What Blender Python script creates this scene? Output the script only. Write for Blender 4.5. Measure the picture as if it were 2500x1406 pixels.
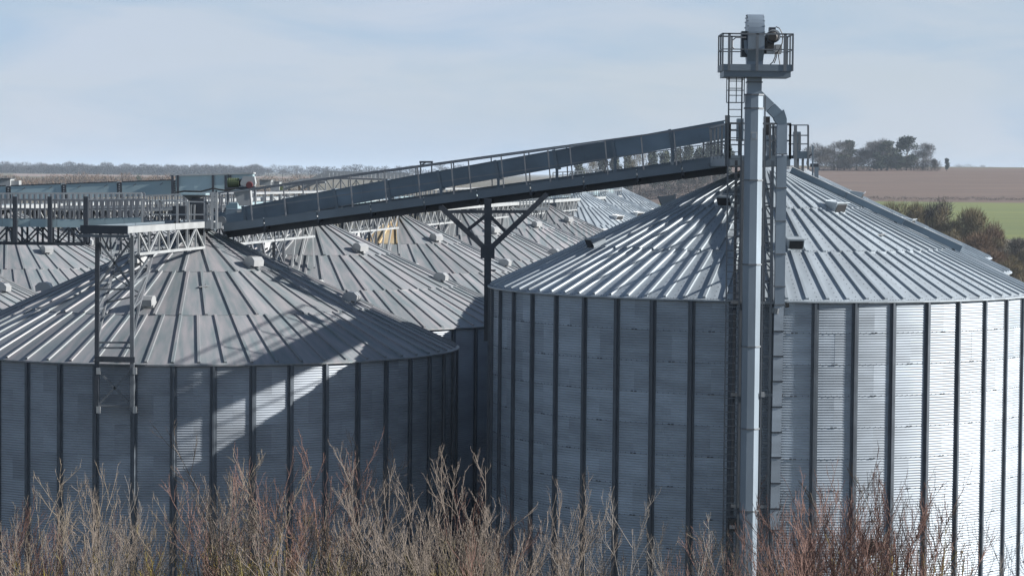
import bpy, math, random
import numpy as np
from math import sin, cos, tan, pi, radians as rad, atan2, sqrt
from mathutils import Vector, Matrix
random.seed(7); RNG = np.random.default_rng(7)
S = bpy.context.scene
for o in list(bpy.data.objects): bpy.data.objects.remove(o)
COL = S.collection

# ------------------------------------------------------------------ camera
CZ = 20.1                                   # camera height above the silo yard
F, PIT, ROL = 6157.3, rad(2.541), rad(0.533)
cd = bpy.data.cameras.new('camera'); cam = bpy.data.objects.new('camera', cd); COL.objects.link(cam)
cd.sensor_width = 36; cd.lens = F / 2500 * 36; cd.clip_start = 1; cd.clip_end = 40000
r0 = Vector((1, 0, 0)); u0 = Vector((0, sin(PIT), cos(PIT)))
Rv = cos(ROL) * r0 + sin(ROL) * u0; Uv = -sin(ROL) * r0 + cos(ROL) * u0; Bv = Rv.cross(Uv)
cam.matrix_world = Matrix(((Rv.x, Uv.x, Bv.x, 0), (Rv.y, Uv.y, Bv.y, 0), (Rv.z, Uv.z, Bv.z, CZ), (0, 0, 0, 1)))
S.camera = cam
S.render.resolution_x = 1024; S.render.resolution_y = 575
# ------------------------------------------------------------------ light
SUN_EL, SUN_AZ = rad(24.0), rad(5.0)           # azimuth in front of +X (towards the viewer)
SKY = 0.05; SUNS = 5.0; EXPO = 1.05
w = bpy.data.worlds.new('World'); S.world = w; w.use_nodes = True
nt = w.node_tree; nt.nodes.clear()
out = nt.nodes.new('ShaderNodeOutputWorld'); bg = nt.nodes.new('ShaderNodeBackground')
sky = nt.nodes.new('ShaderNodeTexSky'); sky.sky_type = 'NISHITA'; sky.sun_disc = False
sky.sun_elevation = SUN_EL; sky.sun_rotation = rad(90) + SUN_AZ
sky.air_density = 1.0; sky.dust_density = .35; sky.ozone_density = 2.0; sky.altitude = 80
tc = nt.nodes.new('ShaderNodeTexCoord'); mp = nt.nodes.new('ShaderNodeMapping'); mp.inputs['Scale'].default_value = (1.6, 1.6, 7)
nz = nt.nodes.new('ShaderNodeTexNoise'); nz.inputs['Scale'].default_value = 2.4; nz.inputs['Detail'].default_value = 6; nz.inputs['Roughness'].default_value = .5
rp = nt.nodes.new('ShaderNodeValToRGB'); rp.color_ramp.elements[0].position = .30; rp.color_ramp.elements[0].color = (.72, .72, .72, 1)
rp.color_ramp.elements[1].position = .66; rp.color_ramp.elements[1].color = (.95, .95, .95, 1)
mx = nt.nodes.new('ShaderNodeMix'); mx.data_type = 'RGBA'
n3 = nt.nodes.new('ShaderNodeTexNoise'); n3.inputs['Scale'].default_value = 5.5; n3.inputs['Detail'].default_value = 5; n3.inputs['Roughness'].default_value = .55; n3.inputs['Distortion'].default_value = .6
r3 = nt.nodes.new('ShaderNodeValToRGB'); r3.color_ramp.elements[0].position = .36; r3.color_ramp.elements[0].color = (.40, .52, .685, 1)
r3.color_ramp.elements[1].position = .60; r3.color_ramp.elements[1].color = (.51, .58, .70, 1)
v3 = nt.nodes.new('ShaderNodeVectorMath'); v3.operation = 'SCALE'; v3.inputs['Scale'].default_value = 10.6
nt.links.new(mp.outputs[0], n3.inputs['Vector']); nt.links.new(n3.outputs['Fac'], r3.inputs[0]); nt.links.new(r3.outputs[0], v3.inputs[0]); nt.links.new(v3.outputs[0], mx.inputs[7])
nt.links.new(tc.outputs['Generated'], mp.inputs['Vector']); nt.links.new(mp.outputs[0], nz.inputs['Vector'])
sp = nt.nodes.new('ShaderNodeSeparateXYZ'); el = nt.nodes.new('ShaderNodeMapRange'); mu = nt.nodes.new('ShaderNodeMath'); mu.operation = 'MULTIPLY'
el.inputs['From Min'].default_value = .05; el.inputs['From Max'].default_value = .55; el.inputs['To Min'].default_value = 1; el.inputs['To Max'].default_value = .12   # thin veil, densest along the horizon
nt.links.new(tc.outputs['Generated'], sp.inputs[0]); nt.links.new(sp.outputs['Z'], el.inputs['Value'])
nt.links.new(nz.outputs['Fac'], rp.inputs[0]); nt.links.new(rp.outputs[0], mu.inputs[0]); nt.links.new(el.outputs[0], mu.inputs[1]); nt.links.new(mu.outputs[0], mx.inputs[0])
nt.links.new(sky.outputs[0], mx.inputs[6]); nt.links.new(mx.outputs[2], bg.inputs[0])
bg.inputs[1].default_value = SKY; nt.links.new(bg.outputs[0], out.inputs[0])
sd = bpy.data.lights.new('sun', 'SUN'); sd.energy = SUNS; sd.angle = rad(.53); sd.color = (1, .965, .92)
sun = bpy.data.objects.new('sun', sd); COL.objects.link(sun)
tosun = Vector((cos(SUN_EL) * cos(SUN_AZ), -cos(SUN_EL) * sin(SUN_AZ), sin(SUN_EL)))
sun.rotation_euler = tosun.to_track_quat('Z', 'Y').to_euler(); sun.location = (60, 60, 80)
vs = S.view_settings; vs.view_transform = 'Standard'; vs.look = 'None'; vs.exposure = EXPO; vs.gamma = 1; vs.use_curve_mapping = False

# ------------------------------------------------------------------ helpers
def at(x, y, Y):
    """pixel of the 2500 px photograph at ground distance Y -> world point"""
    a, b = x - 1250, y - 703
    xc = a * cos(ROL) + b * sin(ROL); yc = -a * sin(ROL) + b * cos(ROL)
    d = Y / (cos(PIT) - yc / F * sin(PIT)); u = -yc * d / F
    return Vector((xc * d / F, Y, CZ - d * sin(PIT) + u * cos(PIT)))

def mat(name, base, met=0., rough=.6, var=.0, vs=3., streak=None, bump=0., bs=30., base2=None, spec=None, rnd=0.):
    m = bpy.data.materials.new(name); m.use_nodes = True; t = m.node_tree; N = t.nodes; L = t.links
    p = N['Principled BSDF']; p.inputs['Metallic'].default_value = met; p.inputs['Roughness'].default_value = rough
    if spec is not None: p.inputs['Specular IOR Level'].default_value = spec
    p.inputs['Base Color'].default_value = (*base, 1)
    c = N.new('ShaderNodeTexCoord'); oi = N.new('ShaderNodeObjectInfo')
    add = N.new('ShaderNodeVectorMath'); add.operation = 'ADD'
    sc = N.new('ShaderNodeVectorMath'); sc.operation = 'SCALE'; sc.inputs[0].default_value = (37, 91, 53)
    L.new(oi.outputs['Random'], sc.inputs['Scale']); L.new(c.outputs['Object'], add.inputs[0]); L.new(sc.outputs[0], add.inputs[1])
    if var or base2:
        mpn = N.new('ShaderNodeMapping'); L.new(add.outputs[0], mpn.inputs['Vector'])
        if streak: mpn.inputs['Scale'].default_value = streak
        n = N.new('ShaderNodeTexNoise'); n.inputs['Scale'].default_value = vs; n.inputs['Detail'].default_value = 5
        L.new(mpn.outputs[0], n.inputs['Vector'])
        r = N.new('ShaderNodeValToRGB'); r.color_ramp.elements[0].position = .34; r.color_ramp.elements[1].position = .68
        b2 = base2 or tuple(max(0, v * (1 + var)) for v in base)
        b1 = base if base2 else tuple(v * (1 - var) for v in base)
        r.color_ramp.elements[0].color = (*b1, 1); r.color_ramp.elements[1].color = (*b2, 1)
        L.new(n.outputs['Fac'], r.inputs[0]); src = r.outputs[0]
        if rnd:
            hs = N.new('ShaderNodeHueSaturation'); mr = N.new('ShaderNodeMapRange')
            mr.inputs['To Min'].default_value = 1 - rnd; mr.inputs['To Max'].default_value = 1 + rnd
            L.new(oi.outputs['Random'], mr.inputs['Value']); L.new(mr.outputs[0], hs.inputs['Value']); L.new(src, hs.inputs['Color']); src = hs.outputs[0]
        L.new(src, p.inputs['Base Color'])
        mr2 = N.new('ShaderNodeMapRange'); mr2.inputs['To Min'].default_value = max(.05, rough - .07); mr2.inputs['To Max'].default_value = min(1, rough + .09)
        L.new(n.outputs['Fac'], mr2.inputs['Value']); L.new(mr2.outputs[0], p.inputs['Roughness'])
    if bump:
        n2 = N.new('ShaderNodeTexNoise'); n2.inputs['Scale'].default_value = bs; n2.inputs['Detail'].default_value = 3
        L.new(add.outputs[0], n2.inputs['Vector'])
        b = N.new('ShaderNodeBump'); b.inputs['Strength'].default_value = bump; b.inputs['Distance'].default_value = .03
        L.new(n2.outputs['Fac'], b.inputs['Height']); L.new(b.outputs[0], p.inputs['Normal'])
    return m

M = {}  # steel colours below carry a blue tint standing in for cool light in shade
M['wall'] = mat('galvanised_wall', (.30, .345, .39), .12, .52, .16, 1.0, (.5, .5, 2.2), rnd=.15)
M['wall_old'] = mat('weathered_wall', (.26, .29, .325), .14, .50, .20, .8, (.6, .6, 1.4), rnd=.12)
M['stave'] = mat('stiffener_steel', (.08, .096, .115), .3, .5, .14, 2)  # galvanised like the walls, but darkened in colour for shaded sides without glints
M['bolt'] = mat('bolt_heads', (.09, .10, .115), .3, .6)
M['roof'] = mat('roof_sheet', (.30, .34, .37), .15, .45, .13, .9, (2.6, .5, 1), rnd=.09, bump=.05, bs=3)
M['roof_old'] = mat('weathered_roof_sheet', (.155, .185, .195), .12, .52, 0, 1.1, (3.4, .4, 1), base2=(.26, .25, .26), rnd=.14, bump=.08, bs=3)
M['roof_rust'] = mat('rusty_roof_sheet', (.42, .30, .16), .2, .7, 0, 1.2, (3, .4, 1), base2=(.48, .42, .30))
M['hood'] = mat('vent_hood', (.34, .35, .355), .35, .42, .06, 2)
M['dark'] = mat('vent_mouth_shade', (.02, .022, .025), 0, .9)  # flat dark sheets standing in for the shade inside vent mouths
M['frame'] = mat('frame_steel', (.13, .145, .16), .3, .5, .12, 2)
M['frame_dark'] = mat('dark_and_shaded_steel', (.045, .053, .065), .4, .5, .12, 2)  # darker copy of the frame steel with shade in its colour; also dark housings
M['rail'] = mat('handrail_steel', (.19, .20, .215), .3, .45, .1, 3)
M['casing'] = mat('casing_steel', (.14, .19, .235), .3, .44, .20, .9, (.5, 1, 1.2), rnd=.12)
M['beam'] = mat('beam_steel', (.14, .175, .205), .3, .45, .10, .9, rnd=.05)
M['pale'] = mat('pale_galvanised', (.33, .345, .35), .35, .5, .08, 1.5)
M['teal'] = mat('blue_green_sheet', (.30, .40, .43), .3, .42, .10, .5, (.3, 1, 1), rnd=.05)
M['leg'] = mat('elevator_leg_steel', (.22, .27, .32), .3, .42, .16, .8, (1, 1, .3), rnd=.05)
M['green'] = mat('green_motor_paint', (.09, .115, .055), 0, .5, .1, 3)
M['red'] = mat('red_cover_paint', (.10, .025, .03), 0, .5, .1, 3)
M['black'] = mat('black_rubber', (.02, .02, .02), 0, .6)
M['white'] = mat('white_paint', (.55, .56, .56), 0, .5, .05, 3)
M['concrete'] = mat('concrete', (.34, .33, .31), 0, .9, .15, 1, bump=.2)
M['rust'] = mat('rusty_bracket', (.20, .10, .06), .1, .8, .3, 4)

def bark(name, a, b, zlo=6., zhi=13.):
    """lichen-covered limbs below, clean twigs above: colour follows the height on the tree"""
    m = bpy.data.materials.new(name); m.use_nodes = True; t = m.node_tree; N = t.nodes; L = t.links; p = N['Principled BSDF']
    p.inputs['Roughness'].default_value = .85
    c = N.new('ShaderNodeTexCoord'); s = N.new('ShaderNodeSeparateXYZ'); L.new(c.outputs['Object'], s.inputs[0])
    n = N.new('ShaderNodeTexNoise'); n.inputs['Scale'].default_value = .9; n.inputs['Detail'].default_value = 4; L.new(c.outputs['Object'], n.inputs['Vector'])
    mr = N.new('ShaderNodeMapRange'); mr.inputs['From Min'].default_value = zlo; mr.inputs['From Max'].default_value = zhi; L.new(s.outputs['Z'], mr.inputs['Value'])
    ad = N.new('ShaderNodeMath'); ad.operation = 'ADD'; L.new(mr.outputs[0], ad.inputs[0])
    m2 = N.new('ShaderNodeMath'); m2.operation = 'MULTIPLY_ADD'; m2.inputs[1].default_value = 2.6; m2.inputs[2].default_value = -1.3
    L.new(n.outputs['Fac'], m2.inputs[0]); L.new(m2.outputs[0], ad.inputs[1])
    r = N.new('ShaderNodeValToRGB'); r.color_ramp.elements[0].color = (*a, 1); r.color_ramp.elements[1].color = (*b, 1)
    r.color_ramp.elements[0].position = .15; r.color_ramp.elements[1].position = .6
    L.new(ad.outputs[0], r.inputs[0]); L.new(r.outputs[0], p.inputs['Base Color']); return m
M['bark_grey'] = bark('grey_brown_bark', (.14, .115, .028), (.135, .11, .09), 10, 12)
M['bark_yellow'] = bark('lichen_yellow_bark', (.22, .17, .018), (.15, .122, .09), 10.5, 13)
M['bark_red'] = bark('reddish_bark', (.15, .115, .03), (.155, .088, .07), 9, 12.5)
M['bark_pale'] = bark('pale_bark', (0.225, 0.210, 0.165), (0.165, 0.150, 0.135), 8, 12)

class MB:
    """collects boxes, bars and tubes into one mesh"""
    def __init__(s): s.v = []; s.f = []; s.m = []
    def add(s, vs_, fs, mi=0):
        o = len(s.v); s.v += [tuple(q) for q in vs_]; s.f += [tuple(o + i for i in f) for f in fs]; s.m += [mi] * len(fs)
    def box(s, lo, hi, mi=0):
        a, b = lo, hi
        s.add([(a[0], a[1], a[2]), (b[0], a[1], a[2]), (b[0], b[1], a[2]), (a[0], b[1], a[2]), (a[0], a[1], b[2]), (b[0], a[1], b[2]), (b[0], b[1], b[2]), (a[0], b[1], b[2])],
              [(0, 3, 2, 1), (4, 5, 6, 7), (0, 1, 5, 4), (1, 2, 6, 5), (2, 3, 7, 6), (3, 0, 4, 7)], mi)
    def bar(s, p, q, w, h=None, up=(0, 0, 1), mi=0):
        h = h or w; p = Vector(p); q = Vector(q); d = (q - p)
        if d.length < 1e-6: return
        d.normalize(); u = Vector(up)
        if abs(d.dot(u)) > .98: u = Vector((0, 1, 0))
        sd_ = d.cross(u).normalized(); u2 = sd_.cross(d).normalized()
        a = sd_ * w / 2; b = u2 * h / 2
        s.add([p - a - b, p + a - b, p + a + b, p - a + b, q - a - b, q + a - b, q + a + b, q - a + b],
              [(0, 1, 2, 3), (7, 6, 5, 4), (0, 4, 5, 1), (1, 5, 6, 2), (2, 6, 7, 3), (3, 7, 4, 0)], mi)
    def tube(s, pts, rs, n=6, cap=True, mi=0):
        pts = [Vector(p) for p in pts]; k = len(pts); o = len(s.v)
        ref = Vector((.31, .95, .05)).normalized()
        for i, p in enumerate(pts):
            d = (pts[min(i + 1, k - 1)] - pts[max(i - 1, 0)]).normalized()
            a = d.cross(ref)
            if a.length < .05: a = d.cross(Vector((1, 0, 0)))
            a.normalize(); b = d.cross(a)
            r = rs[i] if isinstance(rs, (list, tuple)) else rs
            for j in range(n):
                t = 2 * pi * j / n; s.v.append(tuple(p + a * (r * cos(t)) + b * (r * sin(t))))
        for i in range(k - 1):
            for j in range(n):
                s.f.append((o + i * n + j, o + i * n + (j + 1) % n, o + (i + 1) * n + (j + 1) % n, o + (i + 1) * n + j)); s.m.append(mi)
        if cap:
            s.f.append(tuple(o + j for j in range(n))[::-1]); s.f.append(tuple(o + (k - 1) * n + j for j in range(n))); s.m += [mi, mi]
    def prism(s, prof, a, b, mi=0):
        """prof: list of points (3D) of a closed outline; extruded by the vector b"""
        n = len(prof); b = Vector(b); P = [Vector(q) + Vector(a) for q in prof]
        s.add(P + [q + b for q in P], [tuple(range(n))[::-1], tuple(range(n, 2 * n))] + [(i, (i + 1) % n, n + (i + 1) % n, n + i) for i in range(n)], mi)
    def mesh(s, name, mats, smooth=False, off=(0, 0, 0)):
        me = bpy.data.meshes.new(name)
        off = Vector(off); vv = s.v if off.length == 0 else [(x - off.x, y - off.y, z - off.z) for x, y, z in s.v]
        me.from_pydata(vv, [], s.f)
        for m_ in (mats if isinstance(mats, (list, tuple)) else [mats]): me.materials.append(m_)
        if any(s.m): me.polygons.foreach_set('material_index', s.m)
        if smooth: me.polygons.foreach_set('use_smooth', [True] * len(s.f))
        me.update(); return me
    def build(s, name, mats, parent=None, smooth=False):
        off = wloc(parent)
        me = s.mesh(name, mats, smooth, off)
        o = bpy.data.objects.new(name, me); COL.objects.link(o)
        if parent is not None: o.parent = parent
        return o
def wloc(o):
    v = Vector((0, 0, 0))
    while o is not None: v += o.location; o = o.parent
    return v
def inst(name, me, parent, loc=(0, 0, 0), rz=0.):
    o = bpy.data.objects.new(name, me); COL.objects.link(o); o.parent = parent; o.location = loc; o.rotation_euler[2] = rz; return o
def tag(o, label=None, cat=None, group=None, kind=None):
    if label: o['label'] = label
    if cat: o['category'] = cat
    if group: o['group'] = group
    if kind: o['kind'] = kind
    return o
def empty(name, loc, label, cat, group=None):
    o = bpy.data.objects.new(name, None); COL.objects.link(o); o.location = loc; o.empty_display_size = .2
    return tag(o, label, cat, group)
def bobj(name, p, q, w_, h_, m_, parent, up=(0, 0, 1)):
    b = MB(); b.bar(p, q, w_, h_, up); return b.build(name, m_, parent)
def lerp(p, q, t): return Vector(p).lerp(Vector(q), t)

# ------------------------------------------------------------------ ground
PR = [(0, 0), (350, 0), (500, .2), (600, 1.5), (700, 4.3), (1000, 11.5), (1300, 24), (1600, 28), (2500, 22), (4000, 20), (9000, 24), (16000, 30)]
PL = [(0, 0), (400, 0), (900, 3), (1500, 12.5), (2000, 16), (2600, 17.6), (4000, 19.5), (9000, 24), (16000, 30)]
def sm(t): t = min(1, max(0, t)); return t * t * (3 - 2 * t)
def gz(x, y):
    d = sqrt(x * x + y * y)
    if y <= 0: return float(np.interp(d, *zip(*PL))) * .6
    a = x / max(y, 1); t = sm((a + .0) / .09) * sm((3 - a) / 1.5)
    return (1 - t) * float(np.interp(d, *zip(*PL))) + t * float(np.interp(d, *zip(*PR))) + (sin(x * .006) * cos(y * .0047) * min(1, d / 1500) * .7)
M['grass'] = mat('rough_grassland', (.085, .075, .038), 0, .95, 0, .02, None, base2=(.125, .10, .062))
M['yard'] = mat('yard_gravel', (.06, .058, .045), 0, .95, .2, .3)
M['plough'] = mat('ploughed_soil', (.085, .052, .035), 0, .95, 0, .045, (.35, 3, 1), base2=(.13, .082, .056))
M['crop'] = mat('winter_crop', (.085, .11, .018), 0, .9, 0, .03, (.35, 3, 1), base2=(.135, .155, .028))
M['pink'] = mat('pale_stubble', (.20, .14, .115), 0, .95, .08, .01)
RD = [0, 25, 50, 80, 120, 160, 210, 270, 350, 430, 500, 550, 600, 650, 700, 800, 900, 1000, 1060, 1150, 1250, 1300, 1360, 1450, 1600, 1800, 2000, 2200, 2400, 2600, 2900, 3400, 4000, 5000, 7000, 9500, 13000, 16000]
def cell(az, d):
    if d < 210 and True: return 'yard_ground'
    if 1.6 <= az < 60:
        if 700 <= d < 1000: return 'green_field'
        if 1000 <= d < 1450: return 'ploughed_field'
    if -11 <= az < -3.0 and 2000 <= d < 2600: return 'stubble_field'
    if 550 <= d < 600 and 9 < az < 14: return 'gravel_track'
    return 'grassland'
AZ = [-180 + 2 * i for i in range(80)] + [-20 + .4 * i for i in range(100)] + [20 + 2 * i for i in range(81)]
cells = {}
for i in range(len(AZ) - 1):
    for j in range(len(RD) - 1):
        cells.setdefault(cell((AZ[i] + AZ[i + 1]) / 2, RD[j]), []).append((i, j))
GM = {'yard_ground': M['yard'], 'green_field': M['crop'], 'ploughed_field': M['plough'], 'stubble_field': M['pink'], 'gravel_track': M['pink'], 'grassland': M['grass']}
for nm, cl in cells.items():
    b = MB(); idx = {}
    def vid(i, j):
        k = (i, j)
        if k not in idx:
            a = rad(AZ[i]); x, y = RD[j] * sin(a), RD[j] * cos(a); idx[k] = len(b.v); b.v.append((x, y, gz(x, y)))
        return idx[k]
    for i, j in cl:
        q = (vid(i, j), vid(i, j + 1), vid(i + 1, j + 1), vid(i + 1, j))
        b.f.append(q[::-1] if j else (q[1], q[2], q[3])[::-1]); b.m.append(0)
    o = b.build(nm, GM[nm], smooth=True); tag(o, kind='structure')
    if nm == 'grassland': o.data.update()

# ------------------------------------------------------------------ silos
R = 10.465; SL = .452; RING = 1.092; BAY = 2 * pi / 46
J1, J2, R3 = 3.85, 7.12, R + .13            # roof panel rows
def sheet_mesh(name, m_, bolts=True, seg=72, cols=8):
    b = MB(); ang = 2 * BAY
    for i in range(seg + 1):
        z = RING * i / seg; rr = R + .0105 * cos(2 * pi * 12 * i / seg)
        for j in range(cols + 1):
            a = -ang / 2 + ang * j / cols + (.0006 if j == cols else -.0006 if j == 0 else 0)
            b.v.append((rr * sin(a), -rr * cos(a), z))
    n = cols + 1
    for i in range(seg):
        for j in range(cols):
            b.f.append((i * n + j, i * n + j + 1, (i + 1) * n + j + 1, (i + 1) * n + j)); b.m.append(0)
    nf = len(b.f)
    if bolts:
        def bolt(a, z, r_=.019):
            c = Vector((sin(a), -cos(a), 0)); t = Vector((cos(a), sin(a), 0)); k = Vector((0, 0, 1)); p = c * (R + .006)
            b.add([p + t * r_ - k * r_, p + t * r_ + k * r_, p - t * r_ + k * r_, p - t * r_ - k * r_] + [c * (R + .032) + (t * sx + k * sz) * r_ * .6 for sx, sz in ((1, -1), (1, 1), (-1, 1), (-1, -1))],
                  [(0, 1, 5, 4), (1, 2, 6, 5), (2, 3, 7, 6), (3, 0, 4, 7), (4, 5, 6, 7)], 1)
        for i in range(12):
            bolt(-ang / 2 + (.0035 if i % 2 else .0075), RING * (i + .5) / 12)
            bolt(ang / 2 - (.0035 if i % 2 else .0075) - .001, RING * (i + .5) / 12)
        for i in range(14): bolt(-ang / 2 + ang * (i + .5) / 14, RING * .985, .013)
    me = b.mesh(name, [m_, M['bolt']])
    sf = [True] * nf + [False] * (len(b.f) - nf); me.polygons.foreach_set('use_smooth', sf); return me
SHEET = sheet_mesh('wall_panel', M['wall']); SHEET_OLD = sheet_mesh('wall_panel', M['wall_old'], False)

def stave_mesh(h):
    b = MB()
    prof = [(-.13, .012), (-.055, .016), (-.04, .10), (.04, .10), (.055, .016), (.13, .012), (.13, .004), (-.13, .004)]
    P = [(x, -(R + y), 0) for x, y in prof]
    b.prism(P, (0, 0, 0), (0, 0, h))
    return b.mesh('wall_stiffener', M['stave'])
def roof_mesh(ra, rb, n, m_, rh, lift, lip=True):
    """one sector panel of a roof row with its raised seam on the right-hand edge"""
    b = MB(); h = pi / n; k = 5
    def P(r, a, dz=0): return Vector((r * sin(a), -r * cos(a), (R - r) * SL + dz + lift))
    for i in range(k):
        r1, r2 = ra + (rb - ra) * i / k, ra + (rb - ra) * (i + 1) / k
        w1, w2 = .055 / r1, .055 / r2
        b.add([P(r1, -h + w1), P(r2, -h + w2), P(r2, h - w2), P(r1, h - w1)], [(0, 1, 2, 3)])
    def rib(r): 
        c = P(r, h); t = Vector((cos(h), sin(h), 0)); nrm = Vector((sin(h) * SL, -cos(h) * SL, 1)).normalized()
        return [c - t * .058, c - t * .05 + nrm * rh, c + t * .05 + nrm * rh, c + t * .058]
    e = .12 if rb > R else 0
    A, B = rib(ra), rib(rb - e)
    b.add(A + B, [(0, 4, 5, 1), (1, 5, 6, 2), (2, 6, 7, 3), (0, 1, 2, 3), (7, 6, 5, 4)])
    if e: b.add([B[0], B[3], rib(rb)[3], rib(rb)[0]], [(0, 3, 2, 1)])
    if lip: b.add([P(rb, -h), P(rb, h), P(rb, h, -.05), P(rb, -h, -.05)], [(0, 3, 2, 1)])
    def bolt(r_, a_):                          # roof bolts along the lap and down the middle of the sheet
        c = P(r_, a_, .004); e_ = .016; t = Vector((cos(a_), sin(a_), 0)) * e_; d = (P(r_ + .1, a_) - P(r_, a_)).normalized() * e_
        b.add([c - t - d, c + t - d, c + t + d, c - t + d, c + Vector((0, 0, .02))], [(0, 1, 4), (1, 2, 4), (2, 3, 4), (3, 0, 4)], 1)
    nb = max(3, int(rb * 2 * h / .13))
    for i in range(nb if m_ is not M['roof_old'] else 0): bolt(rb - .07, (-h + .09 / rb) + (2 * h - .18 / rb) * (i + .5) / nb)
    if n >= 46 and m_ is not M['roof_old']:
        for i in range(int((rb - ra) / .3)): bolt(ra + .2 + i * .3, 0.)
    return b.mesh('roof_panel', [m_, M['bolt']])
def vent_mesh(m_, box=False, s=1.):
    """hooded roof vent; local frame: origin on the roof, +y up the slope"""
    b = MB(); sl = SL; w_ = .36 * s
    if box:   # flat-topped outlet with mouth shade as a dark sheet facing down the slope
        b.prism([(-w_, .35, .35 * sl - .02), (-w_, -.25, -.25 * sl - .02), (-w_, -.25, .02), (-w_, -.42, .30), (-w_, -.42, .36), (-w_, .35, .46)], (0, 0, 0), (2 * w_, 0, 0))
        b.add([(-w_ * .86, -.425, .29), (w_ * .86, -.425, .29), (w_ * .86, -.27, -.07), (-w_ * .86, -.27, -.07)], [(0, 3, 2, 1)], 1)
        b.bar((-w_ - .05, -.46, .37), (w_ + .05, -.46, .37), .05, .04); b.bar((-w_, .37, .47), (w_, .37, .47), .05, .05)
    else:     # gooseneck hood: steep back, rounded top, square snout
        prof = [(.42, .42 * sl - .03), (-.18, -.18 * sl - .03), (-.20, .10), (-.52, .02), (-.56, .36), (-.34, .56), (.02, .60), (.26, .50)]
        b.prism([(-w_, y, z) for y, z in prof], (0, 0, 0), (2 * w_, 0, 0))
        b.add([(-w_ * .9, -.515, .02), (w_ * .9, -.515, .02), (w_ * .9, -.21, .09), (-w_ * .9, -.21, .09)], [(0, 1, 2, 3)], 1)  # dark sheet painted as the shade under the snout
        b.prism([(-w_ - .035, .46, .46 * sl + .0), (-w_ - .035, -.24, -.24 * sl), (-w_ - .035, -.24, -.24 * sl + .05), (-w_ - .035, .46, .46 * sl + .05)], (0, 0, 0), (2 * w_ + .07, 0, 0))
    k = .68 if not box else .8
    b.v = [(x * (k if not box else 1), y * k, z * k) for x, y, z in b.v]
    return b.mesh('roof_vent', [m_, M['dark']])
VENT_OLD = vent_mesh(M['hood'], False); VENT_BOX = vent_mesh(M['roof'], True, .8); VENT_FAR = vent_mesh(M['white'], True, 1.1)
CM = {}
def cached(k, fn):
    if k not in CM: CM[k] = fn()
    return CM[k]
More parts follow.
